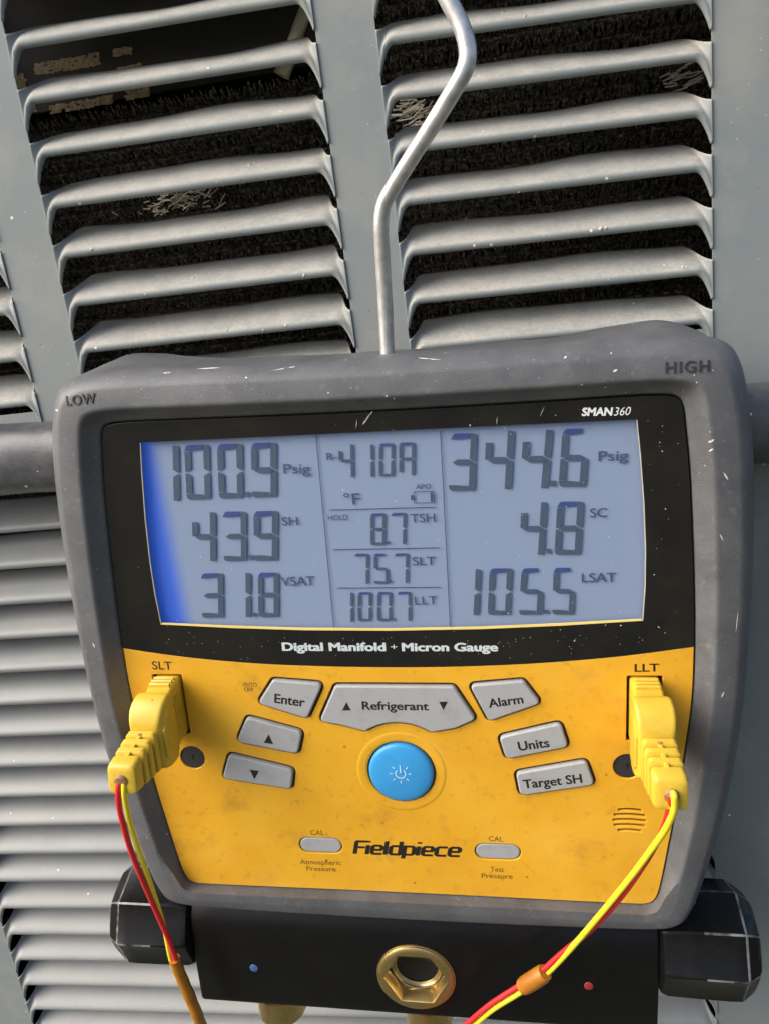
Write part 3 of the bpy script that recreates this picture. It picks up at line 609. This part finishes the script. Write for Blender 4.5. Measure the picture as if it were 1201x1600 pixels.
# seven-segment figures, drawn on the lcd plane
LZ = -2.25
ZL = -2.3                                     # plane used to place them
SEG = {'0': 'abcdef', '1': 'bc', '3': 'abcdg', '4': 'bcfg', '5': 'acdfg', '6': 'acdefg', '7': 'abc', '8': 'abcdefg', '9': 'abcdfg', 'A': 'abcefg'}
def digit(ch, TL, TR, BR, BL, wt=0.19, worn=False):
    a, b_, c, d_ = [Vector(D(p[0], p[1], ZL)) for p in (TL, TR, BR, BL)]
    W_, H_ = (b_ - a).length, (a - d_).length; tx, ty = wt, wt * W_ / H_ * 0.92; g = 0.022
    def P(x, y): return (a * (1 - x) + b_ * x) * (1 - y) + (d_ * (1 - x) + c * x) * y
    m0 = 0.5; gy = g * W_ / H_
    sh = {'a': [(.06, ty * .35), (.14, 0), (1 - tx - g, 0), (1 - tx - g, ty * .8), (tx * 1.15, ty), (0.0, ty)],
          'b': [(1 - tx, .0), (1 - .05, .012), (1, .05), (1, m0 - gy - .01), (1 - .06, m0 - gy), (1 - tx, m0 - ty * .62)],
          'c': [(1 - tx, m0 + ty * .62), (1 - .06, m0 + gy), (1, m0 + gy + .01), (1, .96), (1 - .05, 1), (1 - tx, 1)],
          'd': [(0, 1 - ty), (tx, 1 - ty), (1 - tx - g, 1 - ty * .8), (1 - tx - g, 1), (.12, 1), (.03, 1 - .03)],
          'e': [(0, m0 + gy + .01), (.06, m0 + gy), (tx, m0 + ty * .62), (tx, 1 - ty - gy), (0, 1 - ty - gy)],
          'f': [(0, ty + gy), (tx, ty + gy), (tx, m0 - ty * .62), (.06, m0 - gy), (0, m0 - gy - .01)],
          'g': [(.10, m0), (tx + .04, m0 - ty * .5), (1 - tx - .05, m0 - ty * .5), (1 - .10, m0), (1 - tx - .05, m0 + ty * .5), (tx + .04, m0 + ty * .5)]}
    if ch in '4': sh['f'] = [(0, .2), (tx, .2), (tx, m0 - ty * .62), (.06, m0 - gy), (0, m0 - gy - .01)]
    V, F, fm = [], [], []
    for s in SEG[ch]:
        o = len(V); pts = [P(*q) for q in sh[s]]; V += [(p.x, p.y, LZ) for p in pts] + [(p.x, p.y, LZ - 0.12) for p in pts]; n_ = len(pts)
        F.append(tuple(range(o, o + n_))); F.append(tuple(range(o + n_, o + 2 * n_)))
        for q in range(n_): F.append((o + q, o + (q + 1) % n_, o + n_ + (q + 1) % n_, o + n_ + q))
        fm += [1 if s in 'a' else 0] * (2 + n_)
    ob = pymesh('display_digit', V, F, None, lcd, 0, mats=[M['lcdink'], M['lcdblue']], fm=fm); ob.location = (0, 0, 0)
def dot(x0, y0, x1, y1):
    P = [Vector(D(*p, ZL)) for p in ((x0, y0), (x1, y0), (x1, y1), (x0, y1))]
    o = flat('decimal_point', [P], LZ - .12, LZ, M['lcdink'], lcd, smooth=0); o.location = (0, 0, 0)
for dd in (
    ('1', (240, 697), (280, 696), (281.5, 782), (243, 783)), ('0', (288, 695.5), (327.5, 694.5), (330, 779.5), (292, 781)), ('0', (339, 694), (379.5, 693), (380.5, 778), (342.5, 779)), ('9', (392, 692.5), (432.5, 691), (433, 776), (394, 777.5)),
    ('4', (300, 800.5), (337.5, 800), (338, 876.5), (302, 877)), ('3', (348, 799.5), (385.5, 799), (386, 876), (350, 877)), ('9', (396, 799), (435, 798), (434, 875.5), (397.5, 876.5)),
    ('3', (314, 896), (349, 895.5), (350, 964.5), (316, 965.5)), ('1', (358, 895.5), (392.5, 895), (392.5, 964), (360, 964.5)), ('8', (403, 895), (436, 894.5), (436, 963.8), (404, 964.3)),
    ('4', (528.6, 694.5), (552.3, 694), (553, 745.5), (530, 746)), ('1', (560, 694.3), (583.3, 694), (584, 745), (561, 745.3)), ('0', (592, 693), (615.6, 692.5), (615.2, 743.5), (591.6, 744.5)), ('A', (623, 691.6), (648, 691), (647.5, 742.3), (623, 743)),
    ('8', (578.5, 802.3), (602.5, 801.8), (601.5, 851.2), (578.5, 851.8)), ('7', (610.5, 801.6), (634.3, 801), (633.3, 850), (611, 850.5)),
    ('7', (554, 865.3), (576.3, 865), (576, 912), (554, 912.5)), ('5', (584, 865.2), (606, 865), (607, 912), (584, 912)), ('7', (616, 865), (638, 864.3), (637.3, 911), (616, 911.5)),
    ('1', (530, 926), (552, 925.5), (552.2, 971.5), (530, 972)), ('0', (559, 925.5), (580.7, 925), (580.3, 970.3), (559, 970.8)), ('0', (589.4, 925), (612, 925), (611.3, 970), (588.8, 970.3)), ('7', (620, 925), (641.7, 924.5), (642, 970), (620, 970.5)),
    ('3', (704, 677.5), (745, 676.7), (741.7, 766.3), (700, 767)), ('4', (758.5, 673.3), (804, 672.7), (798.3, 764), (755, 764.5)), ('4', (817, 671.7), (864, 670.7), (855.3, 762.5), (811, 763)), ('6', (878, 670.2), (921, 669.2), (915, 760), (871.5, 760.5)),
    ('4', (813.5, 785), (855, 784), (849.3, 866.5), (810, 867.5)), ('8', (870, 784), (912, 783.3), (906.7, 866.3), (865, 867)),
    ('1', (715, 889.3), (751.7, 889), (747.7, 960.7), (712, 961)), ('0', (764, 888.3), (800.3, 888), (796.7, 960.5), (761, 960.7)), ('5', (814, 888), (849.5, 887.7), (846.7, 960), (809.3, 960.7)), ('5', (864, 887.3), (899.5, 887), (896, 960), (861.7, 960))):
    digit(*dd, wt=0.25 if dd[2][0] - dd[1][0] > 30 else 0.21)
for dd in ((383.5, 769, 391, 776.5), (389, 867.5, 395.5, 875), (395, 957.5, 401, 963.5), (603.6, 846, 608, 850), (608.3, 906.5, 611.8, 910.5), (613.3, 966, 617, 970), (858.5, 751, 868, 759.5), (852.8, 857.5, 860, 864.5), (848.5, 953, 856.5, 958.8)): dot(*dd)
lt = dict(z=LZ, pz=ZL, name='display_lettering')
for s, a, b_, h, bo in (('Psig', (443.7, 740), (485, 739.5), 15, .008), ('SH', (441, 820.8), (466, 820.3), 12.8, .008), ('VSAT', (440.5, 916), (492, 914.5), 14.3, .01), ('R-', (510.6, 719), (527, 718.5), 11, .012),
                        ('\u00b0F', (538, 789), (563, 788), 17.5, .006), ('APO', (649, 764.3), (673, 763.6), 7.8, .004), ('HOLD', (513, 813.2), (544, 812), 8, .004), ('TSH', (641, 816.3), (679.5, 815.3), 13.2, .006),
                        ('SLT', (644.5, 883.5), (680, 882.8), 13, .01), ('LLT', (648, 945), (683, 944), 12.8, .006), ('Psig', (934, 720.5), (980.5, 719), 15.5, .012), ('SC', (920.7, 808.5), (947.7, 807.7), 14, .012), ('LSAT', (908, 910), (961.7, 909), 14.2, .012)):
    text(s, a, b_, h, M['lcdtext'], lcd, bold=bo, **lt)
def lline(a, b_, wpx=1.3):
    A, B = Vector(D(*a, ZL)), Vector(D(*b_, ZL)); t_ = (B - A).normalized(); nn = Vector((-t_.y, t_.x)) * wpx * 0.15
    o = flat('display_line', [[A + nn, A - nn, B - nn, B + nn]], LZ - .05, LZ, M['lcdtext'], lcd, smooth=0); o.location = (0, 0, 0)
for L_ in (((493.6, 680), (521.6, 981)), ((687.5, 673), (703, 981)), ((515, 797), (680.5, 792.5)), ((520.5, 859), (685.7, 856)), ((527, 919), (688, 917.5))): lline(*L_)
q = [Vector(D(a, b_, ZL)) for a, b_ in ((645.5, 768), (678, 767), (678.5, 786), (646, 786.5))]
def inn(L, g): return grow(L, -g)
nub = [Vector(D(a, b_, ZL)) for a, b_ in ((641, 773.5), (645.2, 773.3), (645.4, 781), (641.2, 781.2))]
bar = [Vector(D(a, b_, ZL)) for a, b_ in ((671.5, 769.5), (675.5, 769.4), (676, 784), (672, 784.2))]
o = flat('battery_symbol', [q, inn(q, .42), nub, bar], LZ - .05, LZ, M['lcdtext'], lcd, smooth=0); o.location = (0, 0, 0)

# manifold block under the boot
pr = [(-204, -46), (-204, -26), (-205.5, -18.5), (-209, -11.5), (-214, -6), (-220, -2.2), (-226, -.5), (-232, 0), (-272.5, 0), (-274.3, -.6), (-275.3, -2), (-275.6, -4), (-275.6, -46)]
rings = []
for u, sc_ in ((-119.5, .985), (-118.9, .996), (-118.2, 1), (118.2, 1), (118.9, .996), (119.5, .985)):
    rings.append([(u + 0.012 * (v + 245) * (1 if u < 0 else -1) * 0 , -241 + (v + 241) * sc_, (z + 23) * sc_ - 23) for v, z in pr])
def cut(o, V, F):                          # real hole through a part
    cu_ = pymesh('cutter', V, F, None, None, 0); cu_.matrix_world = o.matrix_world if o.parent is None else Matrix.Identity(4)
    loc = o.location.copy(); par = o.parent; o.parent = None; o.location = (0, 0, 0)
    md = o.modifiers.new('hole', 'BOOLEAN'); md.operation = 'DIFFERENCE'; md.solver = 'EXACT'; md.object = cu_
    dg = bpy.context.evaluated_depsgraph_get(); me = bpy.data.meshes.new_from_object(o.evaluated_get(dg)); o.modifiers.clear()
    me.name = o.data.name; o.data = me; bpy.data.objects.remove(cu_); o.parent = par; o.location = loc
    me.polygons.foreach_set('use_smooth', [True] * len(me.polygons)); me.set_sharp_from_angle(angle=math.radians(35))
blk = pymesh('manifold_block', *loft(rings), M['block'], gauge, 35)
cut(blk, *cyl((-0.3, -249), 18.0, -14, 8, 48))
# sight glass
c = Vector((-0.3, -249)); n = 48
def ring(r, z, hexr=None, rot=0.0):
    out = []
    for q in range(n):
        a = 2 * math.pi * q / n
        rr = r
        if hexr is not None: rr = min(r, hexr * math.cos(math.pi / 6) / math.cos(((a + rot) % (math.pi / 3)) - math.pi / 6))
        out.append((c.x + rr * math.cos(a), c.y + rr * math.sin(a), z))
    return out
HX = 16.2
rings = [ring(20.4, 0.0), ring(20.3, 0.5), ring(19.7, 0.6), ring(19.6, 1.3), ring(19.0, 1.7), ring(16.9, 1.95), ring(16.5, 1.9, HX + .5), ring(16.3, 1.2, HX), ring(16.0, -7.0, HX * .97), ring(11.0, -7.2)]
sg_ = pymesh('sight_glass_ring', *loft(rings, False, False), M['brass'], gauge, 30)
rings = [ring(13.7, -7.0), ring(13.6, -5.6), ring(13.2, -5.2), ring(12.7, -5.3), ring(12.5, -8.0)]
o = pymesh('retaining_ring', *loft(rings, False, False), M['chrome'], sg_, 50); o.location = (0, 0, 0)
o = pymesh('sight_glass', *cyl(c, 12.8, -12, -7.5, 48, .5, -2.5), M['glass'], gauge, 60)
for pxy, mm_, lab in (((397, 1513), 'bluedot', 'small blue dot'), ((919, 1541), 'reddot', 'small red dot')):
    u, v = D(*pxy, 0.2); o = pymesh('colour_dot', *cyl((u, v), 2.3, -0.5, 0.35, 24, .25), M[mm_], gauge, 60); o['label'] = lab
# valve knobs on both ends
def knob(sg):
    cv, czz, R_ = -233.5, -20.0, 30.5
    st = [(119.6, 18), (120, 23), (121.2, 25.4), (124, 26.6), (140, 27.0), (153, 27.2), (158.5, 27.0), (159.7, 26.4), (164.6, 23), (166.2, 20.5), (167, 18.5), (167.2, 10)]
    nf = 8; rings = []; fmr = []
    for u, r in st:
        ringp = []
        for f in range(nf):
            for kk, (fr_, ds) in enumerate(((-.475, 1.0), (-.43, .98), (-.2, .93), (0, .914), (.2, .93), (.43, .98), (.475, 1.0))):
                a = 2 * math.pi * (f + fr_ + .54) / nf
                depth = 1.0 if r > 26 else 0.55
                rr = r * (1 - (1 - ds) * depth * 1.0) * (0.97 / math.cos(min(abs(fr_), .47) * 2 * math.pi / nf) if False else 1.0)
                ringp.append((sg * u, cv + rr * math.sin(a), czz + rr * math.cos(a)))
        rings.append(ringp)
    V, F = loft(rings); n_ = nf * 7; fm = []
    for i in range(len(rings) - 1):
        for j in range(n_):
            edge = (j % 7 == 6 and i > 3) or st[i][0] == 158.5
            fm.append(1 if edge else 0)
    fm += [0, 0]
    o = pymesh('valve_knob', V, F, None, gauge, 28, mats=[M['knob'], M['worn']], fm=fm)
knob(-1); knob(1)
for (p0, p1) in (((412, 1574), (474, 1580)), ((640, 1588), (703, 1592))):
    a, b_ = Vector(D(*p0, -22)), Vector(D(*p1, -22)); cu_ = (a.x + b_.x) / 2; r = abs(b_.x - a.x) / 2
    rr_ = [(r * q, v) for q, v in ((1.0, -274), (1.0, -281), (.8, -282), (.8, -284), (1.15, -285), (1.15, -300), (.9, -302), (.6, -303))]
    rings = [[(cu_ + rad * math.cos(2 * math.pi * k_ / 28), v, -22 + rad * math.sin(2 * math.pi * k_ / 28)) for k_ in range(28)] for rad, v in rr_]
    pymesh('hose_fitting', *loft(rings), M['brass'], gauge, 35)
# hanging hook of bent wire
hp = [(606, 585, -25), (605.5, 556, -25), (602, 480, -23), (598, 410, -20), (595.5, 360, -17), (596, 338, -16), (601, 316, -15), (613, 294, -13), (640, 250, -9), (672, 200, -5), (698, 158, -2), (718, 124, 0), (727, 104, 0), (730, 84, 0), (727, 62, 0), (719, 38, 0), (700, 0, 0)]
hp = [D3(*p) for p in hp]; e = hp[-1]
hp += [e + Vector(d_) for d_ in ((-6, 12, 0), (-14, 28, -2), (-22, 50, -6), (-27, 72, -14), (-29, 86, -28), (-30, 91, -48), (-30, 90, -72), (-30, 84, -94), (-30, 72, -104))]
pymesh('hanging_hook', *tube(cr(hp, 5), 3.25, 18), M['steel'], gauge, 180)

# dust and scratches lying on the glass and face
rnd = random.Random(11); V, F = [], []
def speck(u, v, r, z):
    o = len(V); a0_ = rnd.random() * 3
    V.extend([(u + r * rnd.uniform(.6, 1.2) * math.cos(a0_ + q * 2 * math.pi / 5), v + r * rnd.uniform(.6, 1.2) * math.sin(a0_ + q * 2 * math.pi / 5), z) for q in range(5)]); F.append(tuple(range(o, o + 5)))
for _ in range(150):
    u, v = rnd.uniform(-118, 121), rnd.uniform(-62, 42)
    if rnd.random() < .45: u = rnd.uniform(40, 122)
    inwin = abs(u) < 103 and -50 < v < 34
    speck(u, v, rnd.choice((.12, .14, .18, .18, .25, .35)), -0.18 if inwin else 0.2)
for _ in range(70): 
    u, v = rnd.uniform(-112, 112), rnd.uniform(-70, -58); speck(u, v, rnd.uniform(.1, .2), .2 if v > -62 else .2)
def scr(a, b_, wd=0.12):
    A, B = Vector(D(*a)), Vector(D(*b_)); t_ = (B - A).normalized(); nn = Vector((-t_.y, t_.x)) * wd; o = len(V)
    V.extend([(*(A), .19), (*((A + B) / 2 - nn), .19), (*B, .19), (*((A + B) / 2 + nn), .19)]); F.append((o, o + 1, o + 2, o + 3))
for q in range(9): scr((566 + q * 1.4 + rnd.uniform(-1, 1), 664 - q * 2), (571 + q * 1.4 + rnd.uniform(-1, 2), 657 - q * 1.9), .16)
for s_ in (((842, 652), (850, 634), .1), ((775, 664), (776, 650), .1), ((556, 670), (558, 655), .12)): scr(*s_)
# scuffs on the rubber boot
def scuff(a, b_, wd):
    A, B = Vector(D(*a, 3)), Vector(D(*b_, 3)); nn = Vector((-(B - A).y, (B - A).x)).normalized() * wd; pts = [A, A.lerp(B, .35) - nn, A.lerp(B, .7) - nn, B, A.lerp(B, .7) + nn, A.lerp(B, .35) + nn]; out = []
    for p in pts:
        h = _bv.ray_cast(Vector((p.x * MM, p.y * MM, .05)), Vector((0, 0, -1)))[0]
        if h is None: return
        out.append((p.x, p.y, h.z * 1000 + .06))
    o = len(V); V.extend(out); F.append((o, o + 1, o + 5)); F.append((o + 1, o + 2, o + 4, o + 5)); F.append((o + 2, o + 3, o + 4))
for s_ in (((700, 545), (745, 553), .16), ((762, 541), (792, 543), .2), ((640, 560), (690, 563), .12), ((420, 580), (470, 572), .12), ((1102, 690), (1112, 684), .35), ((1104, 704), (1110, 698), .25), ((1126, 735), (1134, 748), .3), ((86, 640), (95, 641), .3), ((300, 578), (340, 576), .15), ((250, 584), (262, 583), .3), ((1120, 830), (1126, 842), .2), ((880, 560), (884, 556), .3), ((955, 580), (962, 576), .4),
           ((1150, 950), (1146, 985), .14), ((1128, 1075), (1123, 1085), .3), ((150, 1000), (153, 1008), .3), ((196, 1250), (201, 1262), .25)): scuff(*s_)
for _ in range(45):
    side_ = rnd.random()
    if side_ < .5: u, v = rnd.uniform(-135, 135), rnd.uniform(48, 66)
    else: sg2 = rnd.choice((-1, 1)); v = rnd.uniform(-195, 50); u = sg2 * rnd.uniform(130, 148)
    h = _bv.ray_cast(Vector((u * MM, v * MM, .05)), Vector((0, 0, -1)))[0]
    if h is not None and h.z > .001: speck(u, v, rnd.choice((.12, .15, .2, .3)), h.z * 1000 + .08)
pymesh('dust', V, F, M['dust'], gauge, 0, kind='stuff')

# ------------------------------------------------------------------ thermocouple leads
def rrect(uc, vt, vb, hu, z, r=1.6, tilt=0.0):
    vc, hv = (vt + vb) / 2, (vt - vb) / 2; r = min(r, hu * .9, hv * .9); out = []
    for sx_, sy_, a0_ in ((1, 1, 0), (-1, 1, 90), (-1, -1, 180), (1, -1, 270)):
        for q in range(5):
            a = math.radians(a0_ + 90 * q / 4); out.append((uc + sx_ * (hu - r) + r * math.cos(a), vc + sy_ * (hv - r) + r * math.sin(a), z + tilt * (sy_ * (hv - r) + r * math.sin(a))))
    return out
def lead(sg, label, endu, endv):
    uc = sg * 109.9
    t_ = thing('thermocouple_lead', GM, (uc, -93, 0), label, 'thermocouple lead', 'thermocouple leads plugged into the gauge')
    du = endu - uc
    sec = [(-8, 6.3, -78.3, -108.6), (4, 6.3, -78.5, -108.8), (8.5, 6.3, -79.3, -109.2), (11.2, 6.35, -80.4, -110), (12.4, 6.7, -80.4, -110.6), (13.6, 7.5, -79.6, -111.8), (15, 7.9, -79.1, -112.8), (17, 8.0, -79.3, -113.2), (20, 8.0, -80.6, -113.4), (22.5, 7.9, -82.6, -113), (24.4, 7.5, -85.4, -112.2), (25.4, 7.0, -87.6, -111.4), (26.2, 6.0, -90, -110.2)]
    rings = [rrect(uc + du * max(z - 12, 0) / 36, a, b_, hu, z, 1.7) for z, hu, a, b_ in sec]
    body = pymesh('plug_body', *loft(rings), M['plug'], t_, 30)
    # grip bars across the top and fluting on both flanks
    vf = []
    for z in (3.0, 5.6, 8.2): vf.append(loft([rrect(uc, -77.4 - z * .09, -79.8 - z * .09, 4.9, z - .75, .4), rrect(uc, -76.7 - z * .09, -79.8 - z * .09, 5.1, z, .4), rrect(uc, -77.4 - z * .09, -79.8 - z * .09, 4.9, z + .75, .4)]))
    o = pymesh('grip_bars', *merge(*vf), M['plug'], body, 45); o.location = (0, 0, 0)
    vf = []
    for s2 in (-1, 1):
        for z in (4.5, 6.6, 8.7): vf.append(box(uc + s2 * 6.2, uc + s2 * 6.75, -105, -84, z - .45, z + .45))
    o = pymesh('side_fluting', *merge(*vf), M['plug'], body, 0); o.location = (0, 0, 0)
    for s2 in (-1, 1):
        xu = uc + s2 * 7.75 + du * .22; P = [(-86, 12.5), (-109.5, 12.5), (-110.5, 15), (-110, 21), (-106.5, 24.5), (-93, 24.5), (-88.5, 21)]
        cv_, cz_ = -98, 18.5
        rings = [[(xu + dx * s2, cv_ + (v - cv_) * k_, cz_ + (z - cz_) * k_) for v, z in P] for dx, k_ in ((-.5, 1), (.25, 1), (.5, .96))]
        o = pymesh('side_panel', *loft(rings), M['plug'], body, 30); o.location = (0, 0, 0)
    # ribbed strain relief
    rs = []
    def sect(z, hs, k_=1.0):
        f = (z - 26.5) / 20.5; f = min(max(f, 0), 1)
        vt, vb = -90.8 + f * (endv + 6.6 + 90.8), -110.8 + f * (endv - 6.4 + 110.8); vc = (vt + vb) / 2
        rs.append(rrect(uc + du * max(z - 12, 0) / 36, vc + (vt - vc) * hs, vc + (vb - vc) * hs, (6.7 - .2 * f) * hs, z, 2.0, -0.12 * f))
    for z, hs in ((26.3, .70), (27.2, .70), (27.4, .97), (27.8, 1.03), (29.9, 1.03), (30.3, .98), (30.4, .72), (32.0, .72), (32.1, .97), (32.5, 1.03), (34.5, 1.03), (34.9, .97), (35.0, .72), (36.6, .72), (36.7, .96), (37.1, 1.02), (39.0, 1.02), (39.4, .96), (39.5, .73), (41.0, .73), (41.2, .97), (41.8, 1.0), (45.4, 1.0), (46.7, .95), (47.2, .84), (47.3, .5)): sect(z, hs)
    rel_ = pymesh('strain_relief', *loft(rs), M['plug'], t_, 30)
    # the central spine that interrupts the grooves on top
    V, F = loft([rrect(uc + du * max(z - 12, 0) / 36, (-90.8 + (z - 26.5) / 20.5 * (endv + 6.6 + 90.8)) - .15, -97 + (z - 26.5) / 20.5 * (endv + 97), 0.9, z, .3) for z in (27.4, 30, 33, 36, 39, 41.5)])
    o = pymesh('relief_spine', V, F, M['plug'], rel_, 45); o.location = (0, 0, 0)
    o = pymesh('grime_spot', *loft([[(uc + du * .45 + .0 + r * math.cos(a) * 1.2, -90.9 + (29.3 - 26.5) / 20.5 * (endv + 6.6 + 90.8) + h, 29.2 + r * math.sin(a)) for a in (2 * math.pi * q / 9 for q in range(9))] for r, h in ((1.1, .0), (1.0, .35), (.5, .4))]), M['plugdirt'], rel_, 60); o.location = (0, 0, 0)
    eu, ev = uc + du, endv
    bush = tube([(eu, ev, 46), (eu, ev - .1, 47.9), (eu, ev - .15, 48.2)], [3.1, 2.9, 2.4], 18)
    pymesh('cable_bushing', *bush, M['plugdirt'], t_, 45)
    return t_, Vector((eu, ev, 46.5))
def wire(t_, name, pts, r, m, start=None):
    P = ([start] if start is not None else []) + [D3(*p) for p in pts]
    return pymesh(name, *tube(cr(P, 6), r, 12), M[m], t_, 180)
tl, e = lead(-1, 'left lead with yellow plug under SLT and twin wires into a long amber sleeve', -114.0, -103.2)
wire(tl, 'red_wire', [(185, 1238, 48), (187, 1262, 47), (193, 1288, 45), (204, 1326, 41), (222, 1372, 35), (245, 1425, 27), (264, 1468, 22), (277, 1504, 19), (291, 1540, 16)], 1.3, 'wirered', e + Vector((-1.1, .2, 0)))
wire(tl, 'yellow_wire', [(194, 1238, 48), (198, 1262, 46.5), (204, 1288, 44), (216, 1326, 39.5), (230, 1366, 34), (245, 1410, 27), (257, 1450, 22), (268, 1502, 19), (283, 1540, 16)], 1.15, 'wireyel', e + Vector((1.1, .2, 0)))
sl_ = [D3(*p) for p in ((273, 1498, 19), (281, 1520, 17.5), (296, 1555, 15.5), (315, 1602, 13), (336, 1660, 8), (350, 1730, 0))]
P = cr(sl_, 6); pymesh('sleeve', *tube(P, [2.9 + .12 * math.sin(i * 1.7) for i in range(len(P))], 18), M['sleeve'], tl, 60)
tr_, e = lead(1, 'right lead with yellow plug under LLT and twin wires through a short amber ring', 112.0, -103.4)
wire(tr_, 'yellow_wire', [(1052, 1243, 50), (1053, 1262, 49), (1045, 1284, 46.5), (1032, 1306, 44), (1012, 1334, 40), (988, 1366, 36), (946, 1418, 30), (900, 1472, 24), (867, 1508, 21), (844, 1529, 20), (808, 1553, 18), (771, 1576, 16), (742, 1600, 14), (706, 1630, 11), (660, 1680, 6)], 1.35, 'wireyel', e + Vector((.6, .6, 0)))
wire(tr_, 'red_wire', [(1047, 1246, 48), (1045, 1262, 46), (1037, 1290, 43), (1022, 1322, 40), (1000, 1358, 36.5), (967, 1404, 30.5), (925, 1450, 25), (880, 1487, 21.5), (842, 1520, 20), (806, 1543, 18), (766, 1569, 16), (731, 1598, 14), (694, 1630, 11), (648, 1680, 6)], 1.3, 'wirered', e + Vector((-1.2, .0, 0)))
P = [D3(*p) for p in ((851, 1519, 21), (847, 1522, 20.6), (833, 1531, 19.6), (820, 1539, 18.6), (815, 1542, 18.2))]
pymesh('sleeve_ring', *tube(P, [3.6, 4.1, 4.2, 4.1, 3.6], 20), M['sleeve'], tr_, 50)

# crumbs of grit lying on the louvers, dropped onto the sheet along a line of sight
bpy.context.view_layer.update(); dg = bpy.context.evaluated_depsgraph_get(); rnd = random.Random(5); V, F = [], []
o0 = cam.matrix_world.translation
for px_, py_, r in ((390, 258, 1.0), (398, 256, .7), (384, 261, .6), (196, 286, .9), (204, 283, .6), (143, 390, .8), (178, 377, .5), (475, 430, .8), (246, 430, .7), (302, 434, 1.0), (307, 430, .6), (228, 460, .6), (355, 515, .8), (447, 508, .7), (412, 516, .6), (498, 491, .5),
                    (727, 342, 1.1), (733, 339, .8), (722, 344, .6), (1038, 414, .9), (1066, 416, .7), (1072, 417, .6), (938, 357, 1.0), (946, 356, .7), (990, 474, .9), (968, 475, .6), (942, 482, .5), (810, 300, .7), (1016, 70, .6), (820, 25, .8), (785, 20, .8)):
    d_ = cam.matrix_world.to_3x3() @ Vector(((px_ - 600.5) / FPX, -(py_ - 800) / FPX, -1.0)); d_.normalize()
    ok, loc, nor, _, ob, _ = S.ray_cast(dg, o0, d_)
    if not ok or not ob.name.startswith('louver'): continue
    nor.normalize(); ax_ = nor.orthogonal().normalized(); bx_ = nor.cross(ax_); r *= .9; c_ = loc * 1000; o = len(V); n_ = 7
    for hh, rr in ((-.1, 1.0), (.45, .85), (.8, .3)):
        for q in range(n_):
            a = 2 * math.pi * q / n_; k_ = r * rr * rnd.uniform(.6, 1.25); p = c_ + (ax_ * math.cos(a) * 1.3 + bx_ * math.sin(a)) * k_ + nor * r * hh * .7; V.append((p.x, p.y, p.z))
    for l_ in range(2):
        for q in range(n_): F.append((o + l_ * n_ + q, o + l_ * n_ + (q + 1) % n_, o + (l_ + 1) * n_ + (q + 1) % n_, o + (l_ + 1) * n_ + q))
    F.append(tuple(range(o + 2 * n_, o + 3 * n_)))
pymesh('grit', V, F, mat('pale_grit', (0.62, 0.58, 0.50), 0.9, col2=(0.25, 0.18, 0.12), nscale=900, contrast=(.5, .7)), unit, 60, kind='stuff')
